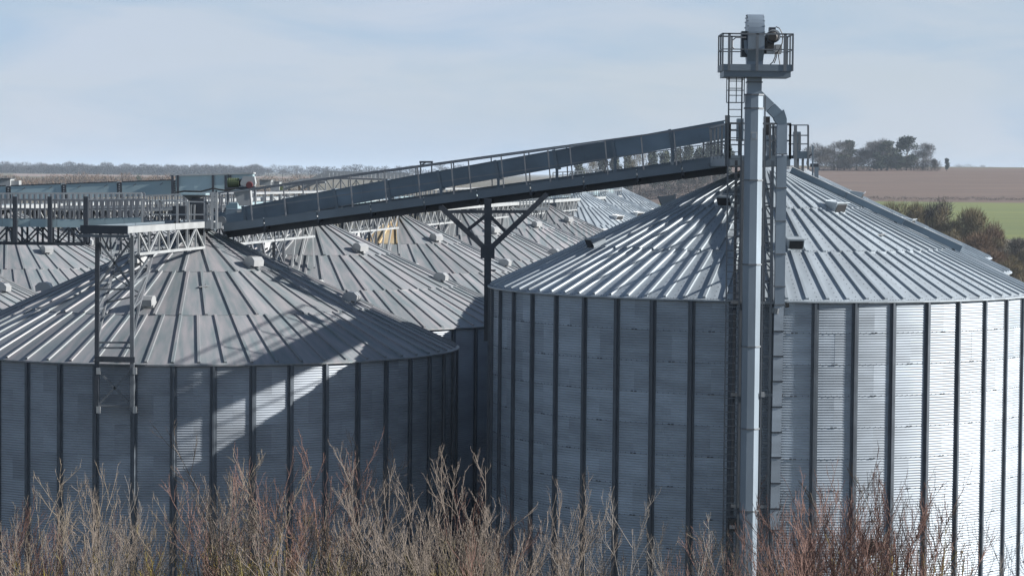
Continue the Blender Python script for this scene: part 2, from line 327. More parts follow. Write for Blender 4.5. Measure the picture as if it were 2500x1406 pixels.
def silo(cx, cy, rings, plinth, label, new=False, counts=(23, 46, 69), phases=(0, 0, 0), sph=0., wall_rng=None, detail=2, top_rings=99, vents=(), rust=()):
    """detail 2: every wall sheet and roof sheet its own part; 1: roof sheets only; 0: far, roof rows joined"""
    ze = plinth + rings * RING
    root = empty('grain_silo', (cx, cy, 0), label, 'grain silo', 'grain silos of the store')
    face = atan2(-cx, cy)                         # direction of the camera from the silo
    if plinth > .02:
        b = MB(); b.tube([(cx, cy, 0), (cx, cy, plinth)], R + .25, 64); b.build('plinth', M['concrete'], root)
    z0 = plinth + max(0, rings - top_rings) * RING
    if detail == 2:
        me = SHEET if new else SHEET_OLD
        for k in range(rings):
            off = sph + BAY / 2 + (BAY if k % 2 else 0)
            for i in range(23):
                a = off + i * 2 * BAY
                da = (a - face + pi) % (2 * pi) - pi
                if abs(da) < rad(106):
                    o = inst('wall_panel', me, root, (random.uniform(-.003, .003), random.uniform(-.003, .003), plinth + k * RING), a + random.uniform(-.0003, .0003))
                    o.rotation_euler[0] = random.gauss(0, .00015); o.rotation_euler[1] = random.gauss(0, .00015)
        lo, hi = face + rad(100), face + 2 * pi - rad(100)
    else:
        lo, hi = face - pi, face + pi
    if detail >= 1:                               # the rest of the wall, as one corrugated shell
        b = MB(); n = 60 if detail == 1 else 26; zz = []; k0 = z0 if detail == 1 else plinth; kk = int(round((ze - k0) / RING * (12 if detail == 1 else 2)))
        for i in range(kk * (4 if detail == 1 else 1) + 1):
            z = k0 + (ze - k0) * i / (kk * (4 if detail == 1 else 1)); rr = R - .004 + (.009 * cos(2 * pi * i / 4) if detail == 1 else 0)
            for j in range(n + 1): a = lo + (hi - lo) * j / n; b.v.append((cx + rr * sin(a), cy - rr * cos(a), z))
            zz.append(z)
        for i in range(len(zz) - 1):
            for j in range(n): b.f.append((i * (n + 1) + j, i * (n + 1) + j + 1, (i + 1) * (n + 1) + j + 1, (i + 1) * (n + 1) + j)); b.m.append(0)
        b.build('wall_shell', M['wall'] if new else M['wall_old'], root, True)
    else:
        b = MB(); b.tube([(cx, cy, 0), (cx, cy, ze)], R, 46, False); b.build('wall_shell', M['wall_old'], root)
    if detail >= 1:
        sm_ = cached(('st', rings), lambda: stave_mesh(rings * RING - .01))
        for i in range(46):
            a = sph + i * BAY; da = (a - face + pi) % (2 * pi) - pi
            if abs(da) < rad(112): inst('wall_stiffener', sm_, root, (0, 0, plinth), a)
    # roof
    key = 'n' if new else 'o'; rm = M['roof'] if new else M['roof_old']; rh = .064 if new else .058
    rows = [(.5, J1, counts[0], phases[0], .05), (J1 - .03, J2, counts[1], phases[1], .025), (J2 - .03, R3, counts[2], phases[2], 0.)]
    far = MB(); nmat = 0
    for ri, (ra, rb, n, ph, lift) in enumerate(rows):
        me = cached((key, 'roof', ri, n), lambda: roof_mesh(ra, rb, n, rm, rh, lift))
        for i in range(n):
            a = ph - pi / n + i * 2 * pi / n; da = (a - face + pi) % (2 * pi) - pi
            if detail >= 1 and abs(da) < rad(125):
                m2 = me
                if (ri, i) in rust: m2 = cached((key, 'rust', ri, n), lambda: roof_mesh(ra, rb, n, M['roof_rust'], rh, lift))
                o = inst('roof_panel', m2, root, (0, 0, ze + .07 + random.uniform(-.004, .004)), a)
                if m2 is not me: o['label'] = 'rust-stained orange roof sheet'
            else:
                ca, sa = cos(a), sin(a)
                vv = [(cx + v.co.x * ca - v.co.y * sa, cy + v.co.x * sa + v.co.y * ca, v.co.z + ze + .07) for v in me.vertices]
                far.add(vv, [tuple(p.vertices) for p in me.polygons if p.material_index == 0])
    if far.v: tag(far.build('roof_sheeting', rm, root), kind='stuff')
    b = MB(); b.tube([(cx, cy, ze + (R - .75) * SL), (cx, cy, ze + R * SL - .12), (cx, cy, ze + R * SL + .06)], [.78, .62, .5], 20); b.build('roof_cap', M['frame'], root)
    b = MB(); b.tube([(cx, cy, ze - .05), (cx, cy, ze + .045)], [R + .035, R + .05], 92, False); b.build('eave_ring', M['frame_dark'], root)
    for a, r_, typ in vents:
        a = a + face; zr = ze + .08 + (R - r_) * SL + (.05 if r_ < J1 else .025 if r_ < J2 else 0)
        o = inst('roof_vent', typ, root, (r_ * sin(a), -r_ * cos(a), zr), a)
    return root, ze
# vents: (angle from the camera-facing line, radius)
LV = [(rad(39), 3.5, VENT_OLD), (rad(-16), 6.5, VENT_OLD), (rad(68), 6.5, VENT_OLD), (rad(-42), 3.3, VENT_OLD), (rad(125), 6., VENT_OLD), (rad(-100), 6.1, VENT_OLD)]
C = {}
C['L0'] = (-12.681, 101.135); C['R0'] = (9.640, 97.468)
C['L1'] = (-9.65, 121.95); C['L2'] = (-6.6, 142.8); C['L3'] = (-3.45, 163.7); C['L4'] = (-.5, 184.6); C['L5'] = (2.3, 205.6)
C['F1'] = (5.35, 226.6); C['F2'] = (8.25, 247.6); C['F3'] = (11.15, 268.6)
C['R1'] = (12.75, 118.7); C['R2'] = (15.8, 139.6)
C['Bm'] = (-31.9, 122.6); C['B0'] = (-28.8, 143.6); C['B1'] = (-25.7, 164.6); C['B2'] = (-22.6, 185.6); C['B3'] = (-19.5, 206.6)
ZL = .085; zR = CZ - 4.232 - 14 * RING
L0, ZEL = silo(*C['L0'], 12, ZL, 'large silo at left front with mottled weathered roof and lattice mast on its edge', False, (23, 46, 69),
               (rad(-.2), rad(-5.4), rad(2.55)), rad(-28.5), vents=LV)
R0, ZER = silo(*C['R0'], 14, zR, 'nearest tall silo at right with bright galvanised wall, behind the bucket elevator', True, (46, 69, 92),
               (rad(1.), rad(2.3), rad(3.1)), rad(-81.43), vents=[(rad(10), 6.8, VENT_BOX), (rad(44), 3.95, VENT_BOX), (rad(-22), 3.55, VENT_BOX), (rad(-97), 3.7, VENT_BOX), (rad(-61), 7.1, VENT_BOX), (rad(104), 4.8, VENT_BOX)])
silo(*C['L1'], 12, ZL, 'grey silo directly behind the left front silo, half its wall hidden in the dark gap', False, phases=(rad(-3), rad(1), rad(2)), sph=rad(3), detail=1, top_rings=12, vents=LV)
silo(*C['L2'], 12, ZL, 'silo roof with one rust-orange sheet under the middle of the conveyor bridge', False, phases=(rad(4), rad(-2), rad(1)), sph=rad(2), detail=1, top_rings=5, vents=LV, rust=((0, 0), (0, 22)))
silo(*C['L3'], 12, ZL, 'silo roof seen through the left arm of the Y-shaped support post', False, phases=(rad(1), rad(3), rad(-1)), sph=rad(1), detail=1, top_rings=3, vents=LV)
silo(*C['L4'], 12, ZL, 'silo roof just right of the Y-shaped support post', False, phases=(rad(-2), rad(0), rad(2)), detail=0, vents=LV)
silo(*C['L5'], 12, ZL, 'silo roof with white vent, next to the paler close-ribbed roofs', False, phases=(rad(2), rad(-3), rad(0)), detail=0, vents=LV)
FV = [(rad(42), 6.0, VENT_FAR), (rad(-12), 5.6, VENT_FAR), (rad(20), 8.6, VENT_FAR), (rad(-50), 6., VENT_FAR)]
silo(*C['F1'], 13, ZL, 'nearest of the three pale close-ribbed silo roofs at the far end of the row', True, (46, 69, 92), detail=0, vents=FV)
silo(*C['F2'], 13, ZL, 'middle of the three pale close-ribbed silo roofs at the far end of the row', True, (46, 69, 92), detail=0, vents=FV)
silo(*C['F3'], 13, ZL, 'farthest of the three pale close-ribbed silo roofs, against the ploughed field', True, (46, 69, 92), detail=0, vents=FV)
silo(*C['R1'], 14, zR, 'tall silo behind the nearest right silo, only its right roof shoulder showing', True, (46, 69, 92), detail=0, vents=[(rad(84), 3.4, VENT_BOX), (rad(70), 6., VENT_BOX)])
silo(*C['R2'], 14, zR, 'tall silo two places behind the nearest right silo, just its apex showing', True, (46, 69, 92), detail=0)
silo(*C['Bm'], 12, ZL, 'silo roof cut off by the left edge of the picture, with a white vent hood', False, detail=1, top_rings=3, vents=[(rad(57), 8.0, VENT_OLD), (rad(40), 4, VENT_OLD)])
silo(*C['B0'], 12, ZL, 'grey silo roof below the left walkway, with one vent throwing a dark shadow', False, phases=(rad(1), rad(11), rad(4)), detail=1, top_rings=3,
     vents=[(rad(24), 5.3, VENT_OLD), (rad(75), 4.6, VENT_OLD), (rad(-5), 7.9, VENT_OLD)])
silo(*C['B1'], 12, ZL, 'silo roof behind the lattice mast, mostly hidden by walkways', False, phases=(0, rad(2), 0), detail=0, vents=LV)
silo(*C['B2'], 12, ZL, 'silo roof behind the apex platform of the left front silo', False, detail=0, vents=LV)
silo(*C['B3'], 12, ZL, 'farthest silo roof of the left row, behind the low end of the conveyor bridge', False, detail=0, vents=LV)

# ------------------------------------------------------------------ handrails and trusses
def handrail(parent, p, q, n, h=1.1, m_=None, r_=.035, mid=True, kick=None, skip_first=False, rung=.03):
    """posts (a part each), top rail and knee rail between p and q at deck level"""
    m_ = m_ or M['rail']; p = Vector(p); q = Vector(q); up = Vector((0, 0, 1))
    for i in range(n + 1):
        if skip_first and i == 0: continue
        c = lerp(p, q, i / n); bobj('rail_post', c, c + up * h, r_ * 1.6, r_ * 1.6, m_, parent)
    b = MB(); b.bar(p + up * h, q + up * h, r_ * 1.5, r_ * 1.5); b.build('top_rail', m_, parent)
    if mid: b = MB(); b.bar(p + up * h * .52, q + up * h * .52, r_, r_); b.build('knee_rail', m_, parent)
    if kick: b = MB(); b.bar(p + up * kick / 2, q + up * kick / 2, .02, kick); b.build('toe_board', m_, parent)

def truss(parent, p, q, h, n, m_, w_=.07, name='truss_brace', zig=True):
    """underslung truss below the line p-q"""
    p = Vector(p); q = Vector(q); dn = Vector((0, 0, -h))
    bobj('bottom_chord', p + dn, q + dn, w_ * 1.3, w_ * 1.3, m_, parent)
    for i in range(n + 1):
        c = lerp(p, q, i / n); bobj('truss_post', c, c + dn, w_, w_, m_, parent)
        if i < n:
            d = lerp(p, q, (i + 1) / n)
            if zig and i % 2: bobj(name, c + dn, d, w_ * .8, w_ * .8, m_, parent)
            else: bobj(name, c, d + dn, w_ * .8, w_ * .8, m_, parent)

# ------------------------------------------------------------------ conveyor bridge
BR = empty('conveyor_bridge', at(560, 557, 100.4), 'long inclined conveyor bridge with handrail rising from left silo top to right silo top', 'conveyor bridge')
def YB(x): return 100.4 + (96.3 - 100.4) * (x - 540) / (1775 - 540)
def lin(x, x0, y0, x1, y1): return y0 + (y1 - y0) * (x - x0) / (x1 - x0)
up = Vector((0, 0, 1)); BK = Vector((.1, 1, 0)).normalized()
xs = [545, 645, 775, 905, 1035, 1165, 1295, 1425, 1555, 1665, 1775]
for a, c in zip(xs[:-1], xs[1:]):          # walkway side beam, one length per bay
    p, q = at(a + 1.5, lin(a, 560, 553.5, 1770, 397), YB(a)), at(c - 1.5, lin(c, 560, 553.5, 1770, 397), YB(c))
    b = MB(); b.bar(p, q, .05, .30); b.bar(p + up * .15 + BK * .03, q + up * .15 + BK * .03, .12, .03); b.bar(p - up * .15 + BK * .03, q - up * .15 + BK * .03, .12, .03)
    b.build('side_beam', M['beam'], BR)
    b = MB(); b.bar(p - up * .10 + BK * .55, q - up * .10 + BK * .55, .95, .05); b.build('deck_grating', M['frame'], BR)
    b = MB(); b.bar(p - up * .30 + BK * .75, q - up * .30 + BK * .75, .16, .26); b.bar(p - up * .25 + BK * 1.9, q - up * .25 + BK * 1.9, .12, .32); b.build('under_beam', M['frame_dark'], BR)  # darker steel puts the shade under the deck into the colour
    b = MB(); b.bar(p - up * .22, p - up * .22 + BK * 1.95, .1, .14); b.build('cross_member', M['frame_dark'], BR)
def tr(x): return lin(x, 590, 526, 1775, 317) + 3.2 * sin(pi * (x - 590) / 1185) * -.2
tx = [600, 700, 822, 950, 1075, 1215, 1358, 1500, 1640, 1775]
for i, (a, c) in enumerate(zip(tx[:-1], tx[1:])):     # conveyor casing
    hh = .66 if i else .60
    p, q = at(a + 2, tr(a), YB(a) + 1.25), at(c - 2, tr(c), YB(c) + 1.25)
    b = MB(); b.bar(p, q, .52, hh); b.bar(p + up * (hh / 2 + .02), q + up * (hh / 2 + .02), .60, .03)
    b.bar(lerp(p, q, .5) + up * 0 - BK * .262, lerp(p, q, .503) - BK * .262, .02, hh * .96)
    b.build('casing_section', M['casing'], BR)
    b = MB(); d = (q - p).normalized(); b.bar(p - d * .07, p + d * .05, .62, hh + .12); b.build('casing_flange', M['beam'], BR)
    # leg carrying the casing off the walkway
    zt = at(a, lin(a, 560, 553.5, 1770, 397), YB(a)).z
    if p.z - hh / 2 - zt > .15:
        b = MB(); b.bar((p.x, p.y - .3, zt - .1), (p.x, p.y - .3, p.z - hh / 2 + .1), .10, .06); b.bar((p.x, p.y + .3, zt - .1), (p.x, p.y + .3, p.z - hh / 2 + .1), .10, .06); b.build('casing_leg', M['beam'], BR)
p = at(578, 532, YB(578) + 1.2); b = MB(); b.box(p - Vector((.42, .32, .33)), p + Vector((.40, .32, .36))); b.box(p - Vector((.95, .26, .24)), p + Vector((-.43, .26, .22))); b.build('tail_section', M['casing'], BR)
p = at(584, 516, YB(584) + .86); b = MB(); b.box(p - Vector((.09, .01, .05)), p + Vector((.09, .01, .05))); b.build('name_plate', M['pale'], BR)
p = at(541, 540, YB(541) + .8); b = MB(); b.tube([p, p + Vector((0, -.16, 0))], .2, 16); b.build('bearing_housing', M['frame'], BR)
px = [612, 694, 775, 857, 940, 1022, 1104, 1146, 1226, 1282, 1340, 1394, 1480, 1568, 1648, 1735]
for x in px:
    yb = lin(x, 560, 545, 1770, 389); yt = lin(x, 612, 461, 1735, 308)
    bobj('rail_post', at(x + 4, yb, YB(x) - .05), at(x - 3, yt, YB(x) - .05), .05, .05, M['rail'], BR)
for nm, ya, yb_, r_ in (('top_rail', 461, 308, .055), ('knee_rail', 508, 352, .035)):
    b = MB(); b.bar(at(525 if nm == 'top_rail' else 612, lin(525, 612, ya, 1735, yb_) if nm == 'top_rail' else ya, YB(570) - .05), at(1775, lin(1775, 612, ya, 1735, yb_), YB(1775) - .05), r_, r_); b.build(nm, M['rail'], BR)
for x in range(650, 1770, 92):              # far handrail
    yb = lin(x, 560, 540, 1770, 386); yt = lin(x, 612, 464, 1735, 312)
    bobj('rail_post', at(x, yb, YB(x) + 2.05), at(x - 3, yt, YB(x) + 2.05), .05, .05, M['rail'], BR)
b = MB(); b.bar(at(612, 464, YB(612) + 2.05), at(1775, lin(1775, 612, 464, 1735, 312), YB(1775) + 2.05), .05, .05); b.build('top_rail', M['rail'], BR)
b = MB(); b.bar(at(612, 540, YB(612) + 2.1), at(1775, 386, YB(1775) + 2.1), .05, .25); b.build('side_beam', M['beam'], BR)

# Y-shaped support
SP = empty('bridge_support', at(1191, 832, 97.4), 'dark steel Y-shaped post carrying the bridge at the left shoulder of the right silo', 'support post')
YS = 97.6
def sb(name, x0, y0, x1, y1, w_, m_=M['frame_dark'], dy=0, d_=None): return bobj(name, at(x0, y0, YS + dy), at(x1, y1, YS + dy), w_, d_ or w_, m_, SP, up=(0, 1, 0))
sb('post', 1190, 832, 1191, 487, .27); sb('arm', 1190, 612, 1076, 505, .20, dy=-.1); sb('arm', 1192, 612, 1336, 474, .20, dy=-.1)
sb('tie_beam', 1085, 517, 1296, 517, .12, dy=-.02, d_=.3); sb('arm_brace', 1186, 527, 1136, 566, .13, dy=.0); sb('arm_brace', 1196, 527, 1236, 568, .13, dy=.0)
b = MB(); p = at(1190.5, 612, YS - .16); b.box(p - Vector((.27, .03, .30)), p + Vector((.27, .03, .22))); b.build('gusset_plate', M['frame_dark'], SP)
b = MB(); b.bar(at(1191, 489, YS), at(1191, 489, YS + 2.2), .3, .14); b.bar(at(1334, 476, YS), at(1334, 476, YS + 1.4), .2, .12); b.bar(at(1078, 506, YS), at(1078, 506, YS + 2.), .2, .12); b.build('head_beam', M['frame_dark'], SP)
b = MB(); p = at(1198, 700, YS + .2)
for z in range(4): b.bar(at(1190, 660 + z * 50, YS), at(1208, 660 + z * 50, YS + .6), .08, .06)
b.build('wall_bracket', M['frame_dark'], SP)

# ------------------------------------------------------------------ row gallery with mast (left front silo)
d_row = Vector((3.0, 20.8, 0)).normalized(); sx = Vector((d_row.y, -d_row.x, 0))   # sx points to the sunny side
zg = CZ - 2.02
def row_gallery(A0, label, k_from, k_to, gaps, apex0, t_first=None, end=False, rails=True):
    GA = empty('roof_gallery', A0, label, 'gallery')
    def gp(t, side=0., dz=0.): return A0 + d_row * t + sx * side + up * dz
    for k in range(k_from, k_to):                 # gallery lengths
        t0, t1 = k * 6.2, k * 6.2 + 6.16
        for s_ in (.78, -.78):
            if end and k == 2 and s_ > 0: continue
            b = MB(); b.bar(gp(t0, s_), gp(t1, s_), .05, .24); b.build('side_beam', M['pale'] if s_ > 0 else M['beam'], GA)  # sunward beam in paler steel: sunlight put into the colour
        if end and k < 2:
            for q in range(9): bobj('joist', gp(t0 + .35 + q * .69, -.76, -.06), gp(t0 + .35 + q * .69, .76, -.06), .08, .10, M['frame_dark'], GA)
            b = MB(); b.bar(gp(t0, -.35, .02), gp(t1, -.35, .02), .45, .04); b.build('walking_board', M['frame_dark'], GA); continue
        b = MB(); b.bar(gp(t0, 0, -.08), gp(t1, 0, -.08), 1.45, .05); b.build('deck_grating', M['frame'], GA)
        if rails and (k > 2 or not end):
            b = MB(); b.bar(gp(t0, -.25, .50), gp(t1, -.25, .50), .5, .55); b.build('casing_section', M['teal' if k % 2 else 'casing'], GA)
            for s_ in (.78, -.78): handrail(GA, gp(t0, s_, .12), gp(t1, s_, .12), 4, 1.05, M['pale'] if s_ > 0 else M['rail'], .045)  # sunward rail paler too, lit side set by material
    for c in gaps:                                # underslung trusses between apexes
        t0, t1, n = (1.7, 10.6, 7) if (end and c == 0) else (apex0 + (c - 1) * 21. + 3.4, apex0 + c * 21. - 3.4, 12)
        for s_ in (.72, -.72): truss(GA, gp(t0, s_, -.12), gp(t1, s_, -.12), .78, n, M['pale' if s_ > 0 else 'frame'], .075)  # sunward truss in pale steel, the other darker, as if lit and shaded
        if end and c == 0: continue
        tm = (t0 + t1) / 2                        # legs standing between two silos, splayed along and across the row
        for s_ in (.72, -.72):
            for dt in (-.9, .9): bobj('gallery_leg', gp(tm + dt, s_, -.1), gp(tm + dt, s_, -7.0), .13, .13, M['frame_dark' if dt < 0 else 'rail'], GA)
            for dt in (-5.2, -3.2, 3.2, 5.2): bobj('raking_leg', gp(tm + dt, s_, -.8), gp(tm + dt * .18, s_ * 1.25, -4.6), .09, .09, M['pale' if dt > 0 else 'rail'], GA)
            for q in range(5):
                z0, z1 = -.9 - q * 1.1, -2.0 - q * 1.1
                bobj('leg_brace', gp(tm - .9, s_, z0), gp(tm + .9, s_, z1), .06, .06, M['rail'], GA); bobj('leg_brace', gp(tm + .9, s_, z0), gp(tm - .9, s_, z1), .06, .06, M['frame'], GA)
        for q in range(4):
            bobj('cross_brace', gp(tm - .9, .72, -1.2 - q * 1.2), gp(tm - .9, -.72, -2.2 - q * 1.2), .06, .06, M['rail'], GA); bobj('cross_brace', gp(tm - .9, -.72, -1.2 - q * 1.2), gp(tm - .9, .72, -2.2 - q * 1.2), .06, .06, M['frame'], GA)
        for dt in (-8.5, 8.5):                    # props onto the roof beside each apex
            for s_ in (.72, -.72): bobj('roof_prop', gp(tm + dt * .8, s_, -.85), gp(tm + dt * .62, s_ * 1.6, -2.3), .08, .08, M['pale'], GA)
    return GA, gp
GA, gp = row_gallery(Vector((-14.35, 88.8, zg)), 'walkway gallery running over the silo apexes from the lattice mast into the distance', 0, 28, range(0, 8), 12.6, end=True)
b = MB(); b.bar(gp(-.1, -.86, -.0), gp(-.1, .86, 0), .08, .30); b.build('end_beam', M['frame_dark'], GA)  # end face darkened by material for the shade on it
b = MB(); b.bar(gp(-.15, -.95, -.22), gp(-.15, .95, -.22), .14, .1); b.build('end_beam', M['frame'], GA)
cb = C['B0']; row_gallery(Vector((cb[0], cb[1], zg)) - d_row * 14, 'second walkway gallery running over the left-hand row of silo apexes', 0, 17, range(1, 5), 14., rails=False)

MA = empty('lattice_mast', at(280, 890, 90.2), 'slender lattice mast standing on the eave of the left front silo under the gallery end', 'lattice mast')
def mb(name, x0, y0, Y0, x1, y1, Y1, w_, m_=None): return bobj(name, at(x0, y0, Y0), at(x1, y1, Y1), w_, w_, m_ or M['frame'], MA, up=(0, 1, 0))
YM = 90.25
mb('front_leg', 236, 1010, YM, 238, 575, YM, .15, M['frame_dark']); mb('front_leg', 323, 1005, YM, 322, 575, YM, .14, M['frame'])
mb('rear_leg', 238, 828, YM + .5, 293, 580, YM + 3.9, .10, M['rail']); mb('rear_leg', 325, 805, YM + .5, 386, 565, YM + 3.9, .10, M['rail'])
for y in (706, 836, 849, 990): mb('crosspiece', 238, y, YM, 323, y, YM, .07)
b = MB(); b.bar(at(233, 876, YM - .1), at(329, 878, YM - .1), .10, .2); b.build('foot_beam', M['frame_dark'], MA)
for (x0, y0, x1, y1) in ((238, 700, 322, 585), (238, 585, 322, 700), (240, 905, 320, 988), (320, 905, 240, 988)): mb('brace', x0, y0, YM + .02, x1, y1, YM + .02, .075)
def on(a, b_, t): return lerp(a, b_, t)
FL = [(at(237, 830, YM), at(238, 578, YM)), (at(323, 830, YM), at(322, 578, YM))]; RL = [(at(238, 828, YM + .5), at(293, 580, YM + 3.9)), (at(325, 805, YM + .5), at(386, 565, YM + 3.9))]
for s_ in (0, 1):
    prev = 0
    for i, t in enumerate((.3, .55, .8)):
        bobj('side_brace', on(*FL[s_], t), on(*RL[s_], t), .07, .07, M['frame'], MA)
        bobj('side_brace', on(*FL[s_], prev), on(*RL[s_], t), .07, .07, M['frame'], MA); prev = t
for t in (.35, .62, .97): bobj('rear_brace', on(*RL[0], t), on(*RL[1], t), .06, .06, M['frame'], MA)
for t0, t1 in ((.35, .62), (.62, .97)):
    bobj('rear_brace', on(*RL[0], t0), on(*RL[1], t1), .045, .045, M['frame'], MA); bobj('rear_brace', on(*RL[1], t0), on(*RL[0], t1), .045, .045, M['frame'], MA)
for y in (905, 1000):
    for x in (236, 325): b = MB(); p = at(x + 3, y, YM - .06); b.box(p - Vector((.05, .05, .12)), p + Vector((.09, .03, .12))); b.build('clamp_bolts', M['pale'], MA)

# apex platform of the left front silo
PF = empty('apex_platform', (-12.6, 99, CZ - 2.1), 'railed service platform on the apex of the left front silo where the bridge starts', 'platform')
YP = 99.0
b = MB(); b.box(at(430, 556, YP) - Vector((0, 0, .0)), at(522, 556, YP) + Vector((0, 2.6, .10))); b.build('deck_plate', M['frame'], PF)
for x0, x1, y0, y1, m_ in ((350, 440, 538, 549, 'beam'), (461, 515, 537, 558, 'pale'), (518, 541, 543, 558, 'pale'), (425, 459, 541, 556, 'pale')):
    b = MB(); p, q = at(x0, y1, YP), at(x1, y0, YP); b.box((p.x, YP - .03, p.z), (q.x, YP + .03, q.z)); b.build('toe_board', M[m_], PF)
for x, y0, y1, w_ in ((347, 545, 490, .07), (368, 545, 490, .05), (390, 545, 489, .05), (433, 592, 489, .09), (459, 600, 493, .11), (518, 560, 472, .10), (529, 560, 470, .09), (503, 540, 488, .05)):
    bobj('rail_post', at(x, y0, YP - .05), at(x, y1, YP - .05), w_, w_, M['pale' if w_ > .06 else 'rail'], PF)
for y0, y1 in ((490, 494), (524, 524)):
    b = MB(); b.bar(at(345, y0, YP - .05), at(530, y1, YP - .05), .05, .05); b.build('top_rail' if y0 < 500 else 'knee_rail', M['pale'], PF)
handrail(PF, (at(430, 556, YP).x, YP + 2.6, CZ - 2.05), (at(522, 556, YP).x, YP + 2.6, CZ - 2.05), 4, 1.1, M['rail'])
b = MB(); b.box(at(421, 534, YP + .5), at(452, 503, YP + .5) + Vector((0, .5, 0))); b.build('control_cabinet', M['frame_dark'], PF)
b = MB(); p = at(492, 540, YP + 1.); b.box(p - Vector((.36, .3, .0)), p + Vector((.12, .3, .9))); b.build('inlet_box', M['frame_dark'], PF)
for x in (466, 474, 506, 512): bobj('conduit', at(x, 540, YP + .3), at(x + 1, 500, YP + .3), .06, .06, M['pale'], PF)
HP = empty('inlet_hopper', at(470, 480, YP + 1.2), 'pale funnel-shaped hopper above the apex platform', 'hopper')
b = MB(); t_ = [at(443, 475, YP + .7), at(500, 475, YP + .7)]; y2 = YP + 1.9; bt = [at(465, 492, YP + 1.1), at(478, 492, YP + 1.1)]
P8 = [t_[0], t_[1], Vector((t_[1].x, y2, t_[1].z)), Vector((t_[0].x, y2, t_[0].z)), bt[0], bt[1], Vector((bt[1].x, y2 - .4, bt[1].z)), Vector((bt[0].x, y2 - .4, bt[0].z))]
b.add(P8, [(0, 3, 2, 1), (4, 5, 6, 7), (0, 1, 5, 4), (1, 2, 6, 5), (2, 3, 7, 6), (3, 0, 4, 7)]); b.build('funnel', M['pale'], HP)
b = MB(); b.box(at(441, 476, YP + .66), at(502, 472, YP + .66) + Vector((0, 1.3, 0))); b.build('rim', M['teal'], HP)
b = MB(); b.box(at(462, 541, YP + 1.1), at(480, 492, YP + 1.1) + Vector((0, .4, 0))); b.build('neck', M['frame'], HP)

# drive unit where the blue-green conveyor discharges
DR = empty('conveyor_drive', at(590, 462, 104), 'yellow-green motor and red round gearbox cover on the discharge head near the hopper', 'conveyor drive')
YD = 103.5
b = MB(); p = at(556, 447, YD); q = at(584, 447, YD); b.tube([p, q], .20, 14); b.build('motor', M['green'], DR)
for i in range(5): x = 560 + i * 5.5; b = MB(); b.tube([at(x, 447, YD), at(x + 1.4, 447, YD)], .215, 14); b.build('cooling_fin', M['green'], DR)
b = MB(); b.tube([at(584, 447, YD), at(594, 447, YD)], [.13, .2], 12); b.build('coupling', M['black'], DR)
b = MB(); b.prism([(-.28, 0, -.25), (.22, 0, -.25), (.30, 0, .0), (.25, 0, .27), (-.20, 0, .27), (-.32, 0, .02)], at(607, 447, YD) - Vector((0, .2, 0)), (0, .5, 0)); b.build('gearbox', M['pale'], DR)
b = MB(); p = at(609, 452, YD - .23); b.tube([p, p - Vector((0, .10, 0))], [.15, .13], 16); b.build('round_cover', M['red'], DR)
b = MB(); b.bar(at(550, 461, YD), at(624, 458, YD), .6, .10); b.build('drive_bed', M['frame_dark'], DR)
b = MB(); b.prism([at(570, 470, YD), at(610, 464, YD), at(612, 502, YD), at(584, 503, YD)], (0, 0, 0), (0, .8, 0)); b.build('discharge_chute', M['pale'], DR)
b = MB(); b.tube([at(x, y, YD - .4) for x, y in ((430, 470), (450, 467), (490, 468), (510, 463), (520, 460), (534, 463), (550, 465), (575, 461))], .035, 6); b.build('cable', M['black'], DR)
for x, y0, y1 in ((528, 465, 560), (622, 455, 480), (556, 462, 500)): bobj('stand_leg', at(x, y0, YD), at(x, y1, YD), .07, .07, M['frame'], DR)

# ------------------------------------------------------------------ cross galleries over the left-hand row
def gallery(name, label, cat, x0, y0, x1, y1, Y, rail_px, n_post, beam_h, m_beam, m_rail, truss_h=0, n_tr=8, depth=1.3, nsec=4, Y1=None, r_=.05):
    Y1 = Y1 or Y
    p, q = at(x0, y0, Y), at(x1, y1, Y1); g = empty(name, lerp(p, q, .5), label, cat)
    n_ = (q - p); n_.z = 0; n_.normalize(); bk = Vector((-n_.y, n_.x, 0))
    if bk.y < 0: bk = -bk
    for i in range(nsec):
        a, c = lerp(p, q, i / nsec), lerp(p, q, (i + .985) / nsec)
        b = MB(); b.bar(a, c, .05, beam_h); b.build('side_beam', m_beam, g)
        b = MB(); b.bar(a + bk * depth / 2, c + bk * depth / 2, depth * .9, .05); b.build('deck_grating', M['frame'], g)
        b = MB(); b.bar(a + bk * depth, c + bk * depth, .05, beam_h); b.build('side_beam', M['frame'], g)
    h = rail_px / F * Y
    handrail(g, p + up * beam_h / 2, q + up * beam_h / 2, n_post, h - beam_h / 2, m_rail, r_)
    handrail(g, p + up * beam_h / 2 + bk * depth, q + up * beam_h / 2 + bk * depth, n_post, h - beam_h / 2, M['rail'], r_)
    if truss_h:
        truss(g, p - up * beam_h / 2, q - up * beam_h / 2, truss_h, n_tr, M['frame_dark'], .09)
        truss(g, p - up * beam_h / 2 + bk * depth, q - up * beam_h / 2 + bk * depth, truss_h, n_tr, M['frame_dark'], .09)
    return g
g1 = gallery('cross_gallery', 'blue-grey walkway with dark trusses crossing the picture at far left above the silo roofs', 'gallery', -60, 543, 206, 546, 118, 56, 11, .38, M['teal'], M['rail'], .78, 7, 1.3, 4)
for x in (37, 122, 210):
    bobj('tall_post', at(x, 592, 117.7), at(x, 480, 117.7), .2, .2, M['frame_dark'], g1)
g1b = gallery('cross_gallery', 'short railed walkway joining the lattice mast gallery to the left walkway', 'gallery', 210, 543, 350, 540, 119, 52, 10, .36, M['teal'], M['rail'], 0, 7, 1.3, 3)
gallery('cross_gallery', 'white-edged walkway just behind the left walkway with close-set posts', 'gallery', -60, 509, 345, 508, 150, 36, 30, .28, M['pale'], M['pale'], .9, 26, 1.2, 8, r_=.06)
